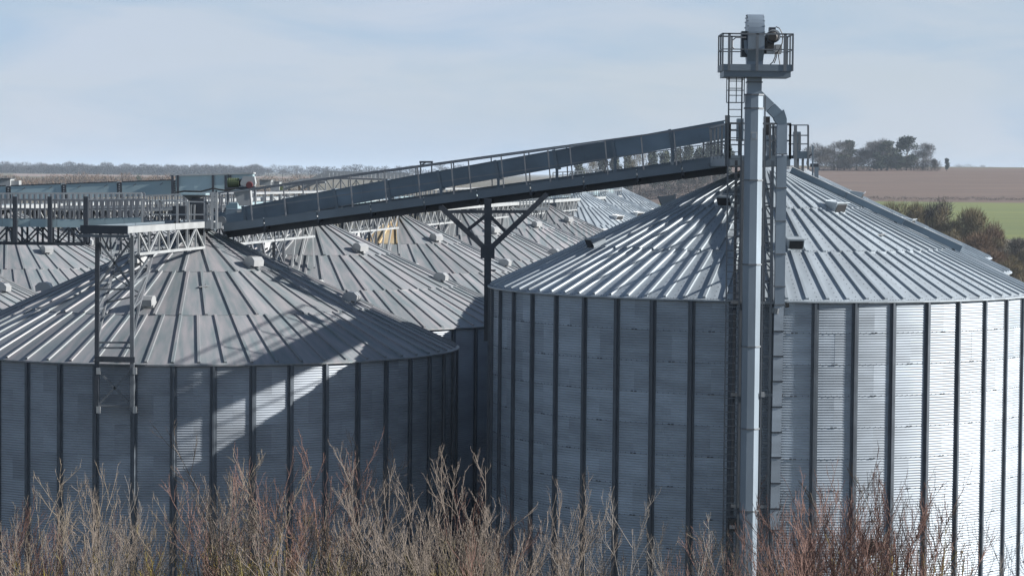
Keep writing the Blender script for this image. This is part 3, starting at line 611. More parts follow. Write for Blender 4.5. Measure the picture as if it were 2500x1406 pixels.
gallery('cross_gallery', 'white-railed walkway behind the hopper, reaching right to the drive unit', 'gallery', 345, 513, 620, 500, 155, 34, 20, .22, M['pale'], M['pale'], .9, 16, 1.2, 5, r_=.06)
# blue-green enclosed conveyor
TE = empty('enclosed_conveyor', at(200, 480, 172), 'long pale blue-green enclosed conveyor with ribbed joints, running off the left edge', 'enclosed conveyor')
ex = [-110, 25, 160, 295, 430]
for a, c in zip(ex[:-1], ex[1:]):
    p, q = at(a + 6, lin(a, 0, 473, 430, 458), 172), at(c - 6, lin(c, 0, 473, 430, 458), 172)
    b = MB(); b.bar(p, q, 1.2, 1.0); b.build('casing_panel', M['teal'], TE)
    b = MB(); b.bar(p + up * .52, q + up * .52, 1.3, .06); b.build('lid_strip', M['frame_dark'], TE)
    b = MB(); b.bar(q + Vector((.02, 0, -.05)), q + Vector((.30, 0, -.05)), 1.3, 1.06); b.build('joint_post', M['frame_dark'], TE)
    b = MB()
    for z in range(6): b.box(q + Vector((.12, -.67, -.5 + z * .16)), q + Vector((.20, -.65, -.43 + z * .16)))
    b.build('joint_bolts', M['pale'], TE)
    for t in (.22, .75): bobj('latch', lerp(p, q, t) + Vector((0, -.62, .22)), lerp(p, q, t) + Vector((.22, -.62, .36)), .05, .05, M['frame'], TE)
for a, c in ((432, 560), (562, 620)):
    p, q = at(a, lin(a, 430, 455, 620, 449), 171), at(c, lin(c, 430, 455, 620, 449), 171)
    b = MB(); b.bar(p, q, 1.3, 1.35); b.build('head_casing_panel', M['teal'], TE)
b = MB(); b.bar(at(418, 429, 171), at(622, 423, 171), 1.6, .10); b.build('head_cover', M['pale'], TE)
for x in (421, 434, 520, 551, 562): b = MB(); b.bar(at(x, 428, 170.2), at(x, 478, 170.2), .16, .06, up=(0, 1, 0)); b.build('joint_post', M['frame_dark'], TE)
for x in range(-90, 431, 60): bobj('stand_leg', at(x, 492, 172), at(x, 545, 172), .12, .12, M['frame'], TE)

# far inclined and level galleries
def ribbed(name, label, pts, Y, n, hpx, m_):
    g = empty(name, at(*pts[0], Y), label, 'gallery'); 
    for (xa, ya), (xb, yb) in zip(pts[:-1], pts[1:]):
        k = max(2, int((xb - xa) / 9)); h = hpx / F * Y
        for i in range(k):
            p, q = at(xa + (xb - xa) * i / k + .8, lin(i, 0, ya, k, yb), Y), at(xa + (xb - xa) * (i + 1) / k - .8, lin(i + 1, 0, ya, k, yb), Y)
            b = MB(); b.bar(p + up * h / 2, q + up * h / 2, .06, h); b.build('cladding_panel', m_, g)
        p, q = at(xa, ya, Y), at(xb, yb, Y)
        b = MB(); b.bar(p - up * .1, q - up * .1, 1.4, .16); b.build('deck', M['frame'], g)
        b = MB(); b.bar(p + up * h + Vector((0, .9, 0)), q + up * h + Vector((0, .9, 0)), .06, .1); b.build('top_rail', M['pale'], g)
        truss(g, p - up * .2, q - up * .2, 1.0, max(2, k // 2), M['pale'], .09)
    return g
ribbed('clad_gallery', 'distant inclined gallery with pale ribbed cladding climbing to a level run, above the bridge', [(735, 460), (795, 432), (1000, 437)], 215, 0, 13, M['pale'])
ribbed('clad_gallery', 'second distant ribbed gallery lying just below the inclined one', [(660, 470), (730, 448), (795, 442)], 200, 0, 9, M['pale'])
GR = empty('end_gallery', at(1190, 505, 186), 'pale railed walkway seen under the bridge either side of the Y-shaped post', 'gallery')
handrail(GR, at(1075, 512, 186), at(1340, 508, 186), 34, .75, M['pale'], .06)
handrail(GR, at(1050, 516, 184), at(1190, 514, 184), 14, .55, M['pale'], .06)
b = MB(); b.bar(at(1050, 515, 186), at(1340, 510, 186), 1.2, .18); b.build('deck', M['pale'], GR)
truss(GR, at(1055, 518, 186), at(1335, 512, 186), .8, 22, M['frame'], .08)
GR2 = empty('end_gallery', at(1400, 432, 300), 'small pale railed gallery far off, just under the upper end of the bridge', 'gallery')
handrail(GR2, at(1350, 436, 300), at(1470, 430, 300), 10, .7, M['pale'], .08); b = MB(); b.bar(at(1350, 437, 300), at(1470, 431, 300), 1.2, .2); b.build('deck', M['pale'], GR2)
AF = empty('lifting_frame', at(1041, 405, 230), 'small dark lifting frame poking above the bridge rail against the treeline', 'frame')
for x in (1027, 1054): bobj('frame_leg', at(x, 425, 230), at(x, 397, 230), .12, .12, M['frame_dark'], AF)
bobj('frame_beam', at(1024, 396, 230), at(1057, 396, 230), .18, .18, M['frame_dark'], AF); bobj('frame_brace', at(1027, 404, 230), at(1040, 397, 230), .1, .1, M['frame_dark'], AF)
EQ = [(18, 445, 24, 10, 'pale', 'white plant housing on the far conveyor at the left edge', 190), (655, 447, 18, 8, 'pale', 'small white plant housing right of the red gearbox cover', 175), (1383, 470, 9, 9, 'pale', 'small pale box on the far silo apex', 206), (680, 455, 9, 12, 'green', 'small green and white motor right of the drive unit', 168)]
for x, y, w_, h_, m_, lb, Y in EQ:
    e = empty('plant_housing', at(x, y, Y), lb, 'plant housing'); p = at(x, y, Y); sx_ = w_ / F * Y / 1; sz_ = h_ / F * Y / 2 * 1.6
    b = MB(); b.box(p - Vector((sx_, .8, sz_)), p + Vector((sx_ * .5, .8, sz_))); b.build('housing', M['pale'], e)
    b = MB(); b.box(p - Vector((sx_ * -.5, .5, sz_)), p + Vector((sx_ * 1.3, .5, sz_ * .5))); b.build('side_box', M[m_], e)
    b = MB(); b.box(p - Vector((sx_, 1., -sz_)), p + Vector((sx_ * .6, 1., sz_ * 1.2))); b.build('lid', M['frame'], e)

# ------------------------------------------------------------------ bucket elevator
YE = 85.95
EL = empty('bucket_elevator', at(1830, 1500, YE), 'tall octagonal bucket elevator leg with railed head platform in front of the right silo', 'bucket elevator')
def oct_(c0, c1, r_, name, m_=None, parent=None):
    b = MB(); n = 8
    for c in (c0, c1):
        for j in range(n): t = 2 * pi * (j + .5) / n; b.v.append((c.x + r_ * cos(t), c.y + r_ * sin(t), c.z))
    b.f = [tuple(range(8))[::-1], tuple(range(8, 16))] + [(j, (j + 1) % 8, 8 + (j + 1) % 8, 8 + j) for j in range(8)]; b.m = [0] * len(b.f)
    return b.build(name, m_ or M['leg'], parent or EL)
XL = at(1838, 436, YE).x
def zE(y): return at(1838, y, YE).z
cuts = [232, 265, 440, 645, 845, 1045, 1245]; zc = [zE(y) for y in cuts] + [zE(1245) - 2.8, 0.0]
for a, c in zip(zc[:-1], zc[1:]):
    oct_(Vector((XL, YE, c + .02)), Vector((XL, YE, a - .02)), .325, 'leg_section'); oct_(Vector((XL, YE, a - .025)), Vector((XL, YE, a + .025)), .36, 'leg_flange', M['frame'])
b = MB(); b.box((XL - .24, YE - .22, zE(232)), (XL + .24, YE + .22, zE(190))); b.build('leg_neck', M['leg'], EL)
b = MB(); b.box((XL - .27, YE - .25, zE(203)), (XL + .27, YE + .25, zE(200))); b.build('leg_flange', M['frame'], EL)
bobj('conduit', (XL + .37, YE - .1, 1), (XL + .37, YE - .1, zE(235)), .05, .05, M['frame'], EL)
b = MB(); b.box((XL - .12, YE - .345, zE(341)), (XL + .10, YE - .325, zE(323))); b.box((XL - .09, YE - .35, zE(338.5)), (XL + .07, YE - .343, zE(325.5)), 1); b.build('inspection_hatch', [M['pale'], M['leg']], EL)
# head
b = MB(); hw = .275; zt, zb = zE(36), zE(140); prof = []
for i in range(13): t = pi * i / 12; prof.append((0, .62 * cos(t), zt - .62 + .62 * sin(t)))
prof += [(0, -.62, zb + .25), (0, -.22, zb - .15), (0, -.22, zE(165)), (0, .22, zE(165)), (0, .22, zb - .15), (0, .62, zb + .25)]
b.prism(prof, (XL - hw, YE, 0), (2 * hw, 0, 0)); b.build('head_casing', M['leg'], EL)
for s_ in (-1, 1):
    b = MB()
    for i in range(10):
        t = pi * i / 9; b.box((XL + s_ * hw - .03, YE + .6 * cos(t) - .04, zt - .62 + .6 * sin(t) - .03), (XL + s_ * hw + .012, YE + .6 * cos(t) + .04, zt - .615 + .6 * sin(t)))
    b.build('head_rim', M['frame'], EL)
b = MB(); b.prism([(-.40, 0, zE(100)), (.40, 0, zE(100)), (.40, 0, zE(128)), (.22, 0, zE(140)), (-.22, 0, zE(140)), (-.36, 0, zE(128))], (XL, YE - .3, 0), (0, .6, 0)); b.build('bearing_box', M['leg'], EL)
b = MB(); b.box((XL - .46, YE - .25, zE(140)), (XL - .28, YE + .25, zE(78))); b.build('bearing_housing', M['frame_dark'], EL)
mt = MB(); c = at(1885, 92, YE - .1); mt.tube([c + Vector((-.02, -.35, .0)), c + Vector((-.02, .35, 0))], .21, 18); mo = mt.build('motor', M['frame_dark'], EL)
b = MB(); b.tube([c + Vector((-.02, -.40, 0)), c + Vector((-.02, -.34, 0))], [.13, .19], 18); b.build('fan_cover', M['black'], mo)
b = MB(); b.tube([c + Vector((.03, -.30, .03)), c + Vector((.03, .30, .03))], .225, 18); b.build('motor_hood', M['pale'], mo)
b = MB(); b.box(c + Vector((-.12, -.2, .2)), c + Vector((.10, .1, .33))); b.build('terminal_box', M['frame_dark'], mo)
b = MB(); b.box(c + Vector((-.42, -.22, -.55)), c + Vector((-.2, .25, -.02))); b.box(c + Vector((-.2, -.25, -.45)), c + Vector((.05, .25, -.2))); b.build('gearbox', M['black'], EL)
b = MB(); b.box(c + Vector((.10, -.2, -.48)), c + Vector((.32, .2, -.25))); b.box(c + Vector((-.3, -.22, -.56)), c + Vector((.3, .2, -.46))); b.build('motor_bracket', M['pale'], EL)
for pts in ([(1894, 66), (1903, 70), (1911, 85), (1910, 105), (1903, 122), (1897, 130)], [(1893, 128), (1892, 140), (1887, 152), (1880, 158)], [(1896, 128), (1895, 142), (1890, 155)], [(1900, 128), (1901, 140), (1904, 158)]):
    b = MB(); b.tube([at(x, y, YE - .35) for x, y in pts], .018, 5); b.build('cable', M['black'], EL)
# head platform
PX0, PX1 = at(1764, 160, YE - .8).x, at(1935, 160, YE - .8).x; PY0, PY1 = YE - .8, YE + .9; ZF = zE(176)
b = MB(); b.box((PX0 + .05, PY0 + .05, ZF - .20), (PX1 - .05, PY1 - .05, ZF)); b.build('platform_frame', M['beam'], EL)
for (a, c_) in (((PX0, PY0), (PX1, PY0)), ((PX0, PY1), (PX1, PY1)), ((PX0, PY0), (PX0, PY1)), ((PX1, PY0), (PX1, PY1))):
    b = MB(); b.bar((*a, ZF + .11), (*c_, ZF + .11), .02, .22); b.build('toe_board', M['beam'], EL)
    b = MB(); b.bar((*a, ZF + 1.24), (*c_, ZF + 1.24), .05, .05); b.build('top_rail', M['frame'], EL)
    b = MB(); b.bar((*a, ZF + .72), (*c_, ZF + .72), .035, .035); b.build('knee_rail', M['frame'], EL)
for x, y, w_ in ((PX0, PY0, .06), (PX0 + .22, PY0, .09), (PX0 + 1.16, PY0, .09), (PX1 - .26, PY0, .10), (PX1, PY0, .06), (PX0, PY1, .05), (PX0 + .45, PY1, .05), (PX1, PY1, .05), (PX0 + 1.5, PY1, .05), (PX0, (PY0 + PY1) / 2, .05), (PX1, (PY0 + PY1) / 2, .05)):
    bobj('rail_post', (x, y, ZF), (x, y, ZF + 1.25), w_, .05, M['frame'], EL)
b = MB(); b.tube([Vector((PX0 + .42, PY0 + .15, ZF + .72)), Vector((PX0 + .34, PY0 + .15, ZF + .80)), Vector((PX0 + .34, PY0 + .15, ZF + 1.02)), Vector((PX0 + .45, PY0 + .15, ZF + 1.12)), Vector((PX0 + .8, PY0 + .15, ZF + 1.12))], .022, 6); b.build('gate_loop', M['rail'], EL)
# ladder
LD = MB().build('ladder', M['frame'], EL) if False else None
lx0, lx1 = at(1779, 300, YE).x, at(1811, 300, YE).x; yl = YE + .1; zl0, zl1 = 1.0, ZF - .2
lad = MB(); lad.bar((lx0, yl, zl0), (lx0, yl, zl1), .05, .05); lad.bar((lx1, yl, zl0), (lx1, yl, zl1), .05, .05); lad = lad.build('ladder', M['frame'], EL)
rm = MB(); rm.bar((0, 0, 0), (lx1 - lx0, 0, 0), .028, .028); rm = rm.mesh('rung', M['frame'])
nr = int((zl1 - 5.0) / .24)
wl = wloc(lad)
for i in range(nr): inst('rung', rm, lad, (lx0 - wl.x, yl - wl.y, zl1 - .12 - i * .24 - wl.z))
b = MB(); xm = (lx0 + lx1) / 2
b.bar((xm, yl - .35, zE(252)), (xm, yl - .35, zl1), .03, .02); b.bar((lx0 - .1, yl - .3, zE(252)), (lx0 - .1, yl - .3, zl1), .03, .02); b.bar((lx1 + .05, yl - .3, zE(252)), (lx1 + .05, yl - .3, zl1), .03, .02)
for z in (zE(252), zE(222), zE(195)): b.bar((lx0 - .1, yl - .3, z), (lx1 + .05, yl - .3, z), .04, .03)
b.build('ladder_cage', M['frame'], EL)
# access mast beside and behind the leg
MX = empty('elevator_mast', at(1850, 1400, 87.), 'dark lattice frame and ladder way behind the elevator leg on the right silo wall', 'lattice mast')
YX = 86.55
for x, m_ in ((1796, 'frame_dark'), (1812, 'frame'), (1864, 'frame_dark'), (1885, 'frame')):
    xx = at(x, 500, YX).x; bobj('mast_leg', (xx, YX, .1), (xx, YX, zE(392)), .09, .09, M[m_], MX)
ys = [450, 497, 533, 578, 604, 636, 660, 690, 738, 800, 870, 963, 1080, 1160, 1235]
for i, y in enumerate(ys):
    for xa, xb in ((1796, 1812), (1864, 1885)):
        bobj('crosspiece', at(xa, y, YX), at(xb, y, YX), .06, .06, M['frame'], MX)
        if i < 8 and xa > 1850: bobj('brace', at(xa, y, YX), at(xb, ys[i + 1], YX), .045, .045, M['frame'], MX)
for y in (738, 963, 1235): 
    b = MB(); b.bar(at(1784, y, YX - .05), at(1912, y + 1, YX - .05), .08, .10); b.build('wall_bracket', M['frame'], MX)
    bobj('wall_tie', at(1790, y, YX), at(1792, y, YX + .7), .07, .07, M['frame'], MX); bobj('wall_tie', at(1885, y, YX), at(1887, y, YX + .7), .07, .07, M['frame'], MX)
RA = [at(1864, 735, YX + .3), at(1885, 735, YX + .3)]; RB = [at(1866, 420, 95.5), at(1882, 420, 95.5)]
RA2 = [at(1796, 735, YX + .3)]; 
for a, c_ in ((RA[0], RB[0]), (RA[1], RB[1]), (at(1800, 735, YX + .3), at(1818, 420, 95.5)), (at(1814, 735, YX + .3), at(1830, 420, 95.5))): bobj('rear_leg', a, c_, .10, .10, M['frame_dark'], MX)
for i in range(1, 7):
    t = i / 7; bobj('rear_brace', lerp(RA[0], RB[0], t), lerp(RA[1], RB[1], t), .06, .06, M['frame_dark'], MX)
    bobj('side_brace', lerp(RA[0], RB[0], t), at(1864, 735 - 315 * t, YX), .05, .05, M['frame_dark'], MX)
b = MB(); p = at(1787, 1280, YE - .1); b.box(p - Vector((.13, .15, .22)), p + Vector((.13, .15, .22))); b.box(p + Vector((-.1, -.17, -.12)), p + Vector((.1, -.15, .0)), 1); b.build('junction_box', [M['black'], M['frame']], MX)
for y in (963, 745): b = MB(); p = at(1862 if y > 900 else 1922, y, YE - .1); b.box(p - Vector((.06, .06, .08)), p + Vector((.06, .06, .08))); b.build('lamp_housing', M['pale' if y > 900 else 'black'], MX)
# apex deck between the leg and the right silo top
AD = empty('apex_platform', (9.2, 92, CZ + .7), 'railed walkway deck joining the elevator leg to the apex of the right silo', 'platform')
zd = at(1850, 402, 89).z
ax0, ax1 = at(1776, 400, 88).x, at(1922, 400, 88).x
b = MB(); b.box((ax0, 87.2, zd), (ax1, 99.2, zd + .06)); b.build('deck_grating', M['frame'], AD)
for (a, c_) in (((ax0, 87.2), (ax1, 87.2)), ((ax1, 87.2), (ax1, 99.2)), ((ax0, 87.2), (ax0, 95.4)), ((ax0, 99.2), (ax1, 99.2))):
    b = MB(); b.bar((*a, zd + .12), (*c_, zd + .12), .04, .36); b.build('toe_board', M['beam'], AD)
    n = 3 if a[1] == c_[1] else 5
    handrail(AD, (*a, zd + .2), (*c_, zd + .2), n, 1.2, M['frame'], .045)
for x, y0, y1 in ((1773, 405, 282), (1779, 405, 282), (1806, 405, 300), (1867, 400, 285), (1888, 400, 300)): bobj('tall_post', at(x, y0, 87.3), at(x, y1, 87.3), .08, .08, M['frame'], AD)
b = MB(); b.box(at(1868, 330, 88.6), at(1880, 285, 88.6) + Vector((0, .4, 0))); b.build('cable_box', M['black'], AD)
b = MB(); b.box(at(1800, 345, 94), at(1816, 290, 94) + Vector((0, .5, 0))); b.build('conveyor_head', M['casing'], AD)
b = MB(); b.prism([at(1872, 330, 90), at(1893, 330, 90), at(1890, 395, 90), at(1876, 395, 90)], (0, 0, 0), (0, .6, 0)); b.build('discharge_chute', M['casing'], AD)
for x in (1870, 1886): bobj('stay', at(x, 318, 89.), at(x + 14, 348, 89.), .03, .03, M['pale'], AD)
bobj('stay', at(1872, 355, 89.), at(1892, 375, 89.), .03, .03, M['pale'], AD)
# railed stair head on the far side
RH = empty('service_platform', at(1950, 385, 99), 'second railed platform just right of the spout, above the right silo roof', 'platform')
YR = 97.5
b = MB(); b.box(at(1922, 387, YR), at(1976, 380, YR) + Vector((0, 1.6, 0))); b.build('deck_plate', M['frame_dark'], RH)
b = MB(); b.box(at(1936, 387, YR - .04), at(1974, 370, YR - .04) + Vector((0, .03, 0))); b.build('toe_board', M['beam'], RH)
for x, y0, y1, w_ in ((1942, 420, 306, .12), (1973, 415, 306, .07), (1930, 390, 305, .05), (1952, 368, 325, .1)): bobj('rail_post', at(x, y0, YR - .06), at(x, y1, YR - .06), w_, .06, M['frame'], RH)
for y in (306, 331, 352): b = MB(); b.bar(at(1925, y, YR - .06), at(1974, y, YR - .06), .045, .045); b.build('guard_rail', M['frame'], RH)
b = MB(); b.box(at(1938, 372, YR + .3), at(1955, 322, YR + .3) + Vector((0, .4, 0))); b.build('drive_cover', M['casing'], RH)
b = MB(); b.box(at(1946, 420, YR + .3), at(1951, 388, YR + .3) + Vector((0, .2, 0))); b.box(at(1958, 420, YR + .3), at(1963, 388, YR + .3) + Vector((0, .2, 0))); b.build('stand_leg', M['frame'], RH)
HT = empty('roof_hoist', at(1990, 440, 101), 'small hoist post standing behind the shoulder of the right silo roof', 'hoist')
for x, y0, y1, w_ in ((1984, 440, 355, .06), (1993, 445, 408, .16)): bobj('post', at(x, y0, 103.), at(x, y1, 103.), w_, w_, M['beam'], HT)
b = MB(); b.box(at(1980, 408, 103), at(1998, 400, 103) + Vector((0, .4, 0))); b.build('drive_housing', M['frame_dark'], HT)
b = MB(); b.tube([at(x, y, 103) for x, y in ((1984, 375), (1972, 385), (1970, 400), (1974, 410))], .03, 5); b.build('cable', M['frame_dark'], HT)
# spout
SPT = empty('grain_spout', at(1895, 1290, 86.), 'square grain spout bending from the elevator head and dropping beside the leg', 'spout')
YQ = 86.6
def rsec(pts, w_, d_, name, m_):
    b = MB(); ps = [at(x, y, YQ) for x, y in pts]
    for p, q in zip(ps[:-1], ps[1:]): b.bar(p, q, w_, d_, up=(0, 1, 0))
    return b.build(name, m_, SPT)
rsec([(1846, 229), (1880, 262)], .36, .34, 'spout_section', M['leg']); rsec([(1881, 263), (1904, 286)], .37, .35, 'spout_elbow', M['casing'])
b = MB(); b.prism([at(1889, 290, YQ - .18), at(1914, 268, YQ - .18), at(1921, 290, YQ - .18), at(1921, 302, YQ - .18), at(1896, 302, YQ - .18)], (0, 0, 0), (0, .36, 0)); b.build('spout_elbow', M['casing'], SPT)
seg = [300, 377, 379, 459, 540, 620, 699, 743]
for a, c_ in zip(seg[:-1], seg[1:]):
    if c_ - a < 5: continue
    xa, xb = 1909 - (a - 300) * .015, 1909 - (c_ - 300) * .015
    rsec([(xa, a + 1), (xb, c_ - 1)], .335, .34, 'spout_section', M['leg']); rsec([(xb, c_ - 1.6), (xb, c_ + 1.6)], .37, .38, 'spout_flange', M['frame'])
seg2 = [743, 808, 869, 930, 992, 1054, 1115, 1178, 1240, 1292]
for i, (a, c_) in enumerate(zip(seg2[:-1], seg2[1:])):
    xa, xb = 1901 - (a - 743) * .020, 1901 - (c_ - 743) * .020
    rsec([(xa, a + 1), (xb, c_ - 1)], .32, .32, 'spout_section', M['wall']); rsec([(xb, c_ - 1.8), (xb, c_ + 1.8)], .36, .36, 'spout_flange', M['frame_dark'])
b = MB(); b.tube([at(1895, 752, YQ), at(1893, 765, YQ)], .19, 12); b.build('spout_collar', M['frame'], SPT)
# covered tray on the right flank of the right silo roof
cx, cy = C['R0']; fr = atan2(-cx, cy)
TR = empty('roof_tray', (cx, cy, ZER), 'raised covered tray running down the right shoulder of the right silo roof', 'cable tray')
def rp(a, r_, dz): return Vector((cx + r_ * sin(a + fr), cy - r_ * cos(a + fr), ZER + .07 + (R - r_) * SL + dz))
for r1, r2 in ((1.1, 3.2), (3.22, 5.4), (5.42, 7.6)):
    b = MB(); b.bar(rp(rad(84), r1, .26), rp(rad(84), r2, .26), .34, .24); b.build('tray_section', M['casing'], TR)
    b = MB(); b.bar(rp(rad(84), r1, .39), rp(rad(84), r2, .39), .40, .02); b.build('tray_cover', M['pale'], TR)
    b = MB(); b.bar(rp(rad(84), r2 - .3, 0), rp(rad(84), r2 - .3, .2), .1, .1); b.build('tray_foot', M['frame'], TR)
# small roof handles
for nm, cc, ze_, a, r_ in (('L0', C['L0'], ZEL, 4, 5.1), ('L1', C['L1'], ZEL, 5, 5.2), ('R0', C['R0'], ZER, 47, 6.0)):
    par = L0 if nm == 'L0' else R0 if nm == 'R0' else None
    if par is None: continue
    f_ = atan2(-cc[0], cc[1]); aa = rad(a) + f_; p = Vector((cc[0] + r_ * sin(aa), cc[1] - r_ * cos(aa), ze_ + .1 + (R - r_) * SL))
    b = MB(); b.bar(p + Vector((-.25, 0, .05)), p + Vector((.12, .12, .10)), .22, .03); b.bar(p, p + Vector((0, 0, .18)), .04, .04); b.build('roof_bracket', M['hood'], par)

# ------------------------------------------------------------------ far vegetation
def twig_cloud(n, lobes, tl, tw, rng, flat=False):
    """many small separate blades spread through lobes (x,y,z,rx,ry,rz); thin = bare twigs, squat = needles"""
    V = []; Fc = []
    L_ = np.array(lobes); wts = (L_[:, 3] * L_[:, 4] * L_[:, 5]) ** .7; wts /= wts.sum()
    ids = rng.choice(len(L_), n, p=wts)
    d = rng.normal(size=(n, 3)); d /= np.linalg.norm(d, axis=1)[:, None]; rr = rng.random(n) ** .45
    P = L_[ids, :3] + d * rr[:, None] * L_[ids, 3:]
    dirn = d * .8 + np.array([0, 0, .75]) + rng.normal(size=(n, 3)) * .45
    if flat: dirn = d * 1. + rng.normal(size=(n, 3)) * .8; dirn[:, 2] *= .5
    dirn /= np.linalg.norm(dirn, axis=1)[:, None]
    s_ = np.cross(dirn, rng.normal(size=(n, 3))); s_ /= np.linalg.norm(s_, axis=1)[:, None]
    ll = tl * (0.5 + rng.random(n)); ww = tw * (.6 + .8 * rng.random(n))
    a = P - s_ * ww[:, None] / 2; b_ = P + s_ * ww[:, None] / 2; c = P + dirn * ll[:, None]
    if flat:
        c2 = c + s_ * ww[:, None] * .4; c = c - s_ * ww[:, None] * .4
        V = np.stack([a, b_, c2, c], 1).reshape(-1, 3); Fc = np.arange(n * 4).reshape(-1, 4)
    else: V = np.stack([a, b_, c], 1).reshape(-1, 3); Fc = np.arange(n * 3).reshape(-1, 3)
    return V, Fc
def mesh_np(name, V, Fc, m_):
    me = bpy.data.meshes.new(name); me.from_pydata(V.tolist(), [], Fc.tolist()); me.materials.append(m_); me.update(); return me
M['t_bare'] = mat('bare_twigs', (.036, .032, .027), 0, .9, 0, .4, base2=(.07, .058, .046))
M['t_bluebare'] = mat('far_bare_twigs', (.035, .038, .042), 0, .9, 0, .1, base2=(.06, .06, .06))  # bluish cast of distance haze mixed into the twig colour
M['t_olive'] = mat('olive_twigs', (.09, .075, .032), 0, .9, 0, .3, base2=(.14, .105, .055))
M['t_russet'] = mat('russet_twigs', (.10, .058, .03), 0, .9, 0, .3, base2=(.13, .085, .05))
M['needles'] = mat('pine_needles', (.012, .024, .012), 0, .8, 0, .5, base2=(.026, .042, .018))
M['needles2'] = mat('dull_pine_needles', (.032, .044, .022), 0, .8, 0, .5, base2=(.06, .07, .034))
M['trunk'] = mat('tree_trunk', (.075, .06, .05), 0, .9, .3, 3)
def far_tree_mesh(kind, h, w_, n, seed):
    rng = np.random.default_rng(seed); lobes = []
    if kind == 'pine':      # clumps at the top of a bare bole
        for i in range(30): z = h * (.16 + .76 * rng.random()); k = w_ * .34 * (1.15 - abs(z / h - .45) * 1.5); t = rng.random() * 6.28; q = rng.random() * k; lobes.append((q * cos(t), q * sin(t), z, w_ * .15, w_ * .15, h * .08))
        lobes.append((0, 0, h * .9, w_ * .2, w_ * .2, h * .09)); V, Fc = twig_cloud(n, lobes, .55, .36, rng, True)
    else:
        for i in range(12): t = rng.random() * 6.28; z = h * (.30 + .54 * rng.random()); k = w_ * .36 * sqrt(rng.random()) * (1.25 - abs(z / h - .6)); lobes.append((k * cos(t), k * sin(t), z, w_ * .22, w_ * .22, h * .15))
        V, Fc = twig_cloud(n, lobes, h * .085, .10 if kind != 'far' else .28, rng)
    b = MB(); b.tube([(0, 0, -1), (0, 0, h * .3), (w_ * .03, 0, h * .6), (0, 0, h * .85)], [h * .022, h * .017, h * .011, .03], 5)
    for i in range(9):
        t = rng.random() * 6.28; z0 = h * (.25 + .4 * rng.random()); l_ = w_ * (.25 + .2 * rng.random()); z1 = z0 + h * .22
        b.tube([(0, 0, z0), (l_ * .5 * cos(t), l_ * .5 * sin(t), (z0 + z1) / 2), (l_ * cos(t), l_ * sin(t), z1)], [h * .009, h * .006, .03], 4)
    return V, Fc, b
TM = {}
def plant_tree(kind, mkey, X, Y, h, w_, label, group, n=1500, seed=0, name=None, cat='tree'):
    k = (kind, mkey, seed, n)
    if k not in TM:
        V, Fc, b = far_tree_mesh(kind, 15., 12., n, seed + 11); TM[k] = (mesh_np('crown', V, Fc, M[mkey]), b.mesh('trunk', M['trunk']))
    e = empty(name or {'pine': 'pine_tree', 'bare': 'bare_tree', 'far': 'bare_tree'}[kind], (X, Y, gz(X, Y)), label, cat, group)
    rz = random.uniform(0, 6.28)
    for nm, me in zip(('crown', 'trunk'), TM[k]):
        o = inst(nm, me, e, rz=rz); o.scale = (w_ / 12, w_ / 12, h / 15)
    return e
def px_tree(kind, mkey, x, ytop, D, wpx, label, group, **kw):
    p = at(x, 500, D); X, Y = p.x, D; zt = at(x, ytop, D).z; h = max(3, zt - gz(X, Y)); return plant_tree(kind, mkey, X, Y, h, wpx / F * D, label, group, **kw)
gR = 'trees of the clump beside the ploughed field'
RT = [('bare', 't_bare', 1998, 352, 1300, 60, 'bare grey tree at the left end of the clump right of the elevator'), ('bare', 't_bare', 2035, 350, 1310, 75, 'broad bare tree in the left half of the clump'),
      ('pine', 'needles', 2073, 348, 1330, 40, 'narrow dark conifer tip rising out of the bare trees in the clump'), ('bare', 't_bare', 2090, 366, 1305, 60, 'lower bare tree at the right of the first clump'),
      ('bare', 't_bare', 2150, 345, 1300, 70, 'tall open bare tree left of the pines, crown edge fanned against the sky'), ('pine', 'needles2', 2165, 350, 1290, 62, 'dull pine leaning into the open bare tree'),
      ('pine', 'needles', 2211, 338, 1295, 66, 'tallest dark pine of the clump, flat-topped above the field'), ('bare', 't_bare', 2252, 357, 1300, 66, 'rounded pale bare tree right of the tallest pine'),
      ('bare', 't_bare', 2282, 392, 1290, 26, 'small bare tree at the right end of the clump'), ('pine', 'needles', 2310, 393, 1280, 26, 'little lone pine on the skyline right of the clump'),
      ('pine', 'needles', 2140, 378, 1285, 46, 'low dark pine at the foot of the open bare tree'), ('pine', 'needles', 2190, 382, 1288, 44, 'low dark pine left of the tallest pine'), ('pine', 'needles2', 2060, 385, 1290, 50, 'low dark evergreen under the bare trees')]
for i, (k, mk, x, yt, D, wp, lb) in enumerate(RT): px_tree(k, mk, x, yt - 7, D, wp * (1.25 if x < 2240 else .85), lb, gR, n=5200 if k == 'bare' else 4200, seed=i % 5)
for i, x in enumerate((2340, 2368, 2395, 2420)): px_tree('bare', 't_bare', x, 397 + i * 3, 1900, 34, ['pale hazy tree just right of the lone skyline pine', 'wide hazy tree on the skyline', 'low hazy tree on the skyline', 'lowest hazy tree before the blue hills'][i], 'hazy skyline trees at right', n=900, seed=i)
gM = 'trees seen through the upper end of the bridge'
MT = [(1410, 392), (1440, 385), (1470, 380), (1500, 378), (1530, 370), (1562, 366), (1592, 368), (1622, 366), (1655, 360), (1680, 352), (1705, 358), (1730, 345), (1752, 352), (1775, 350)]
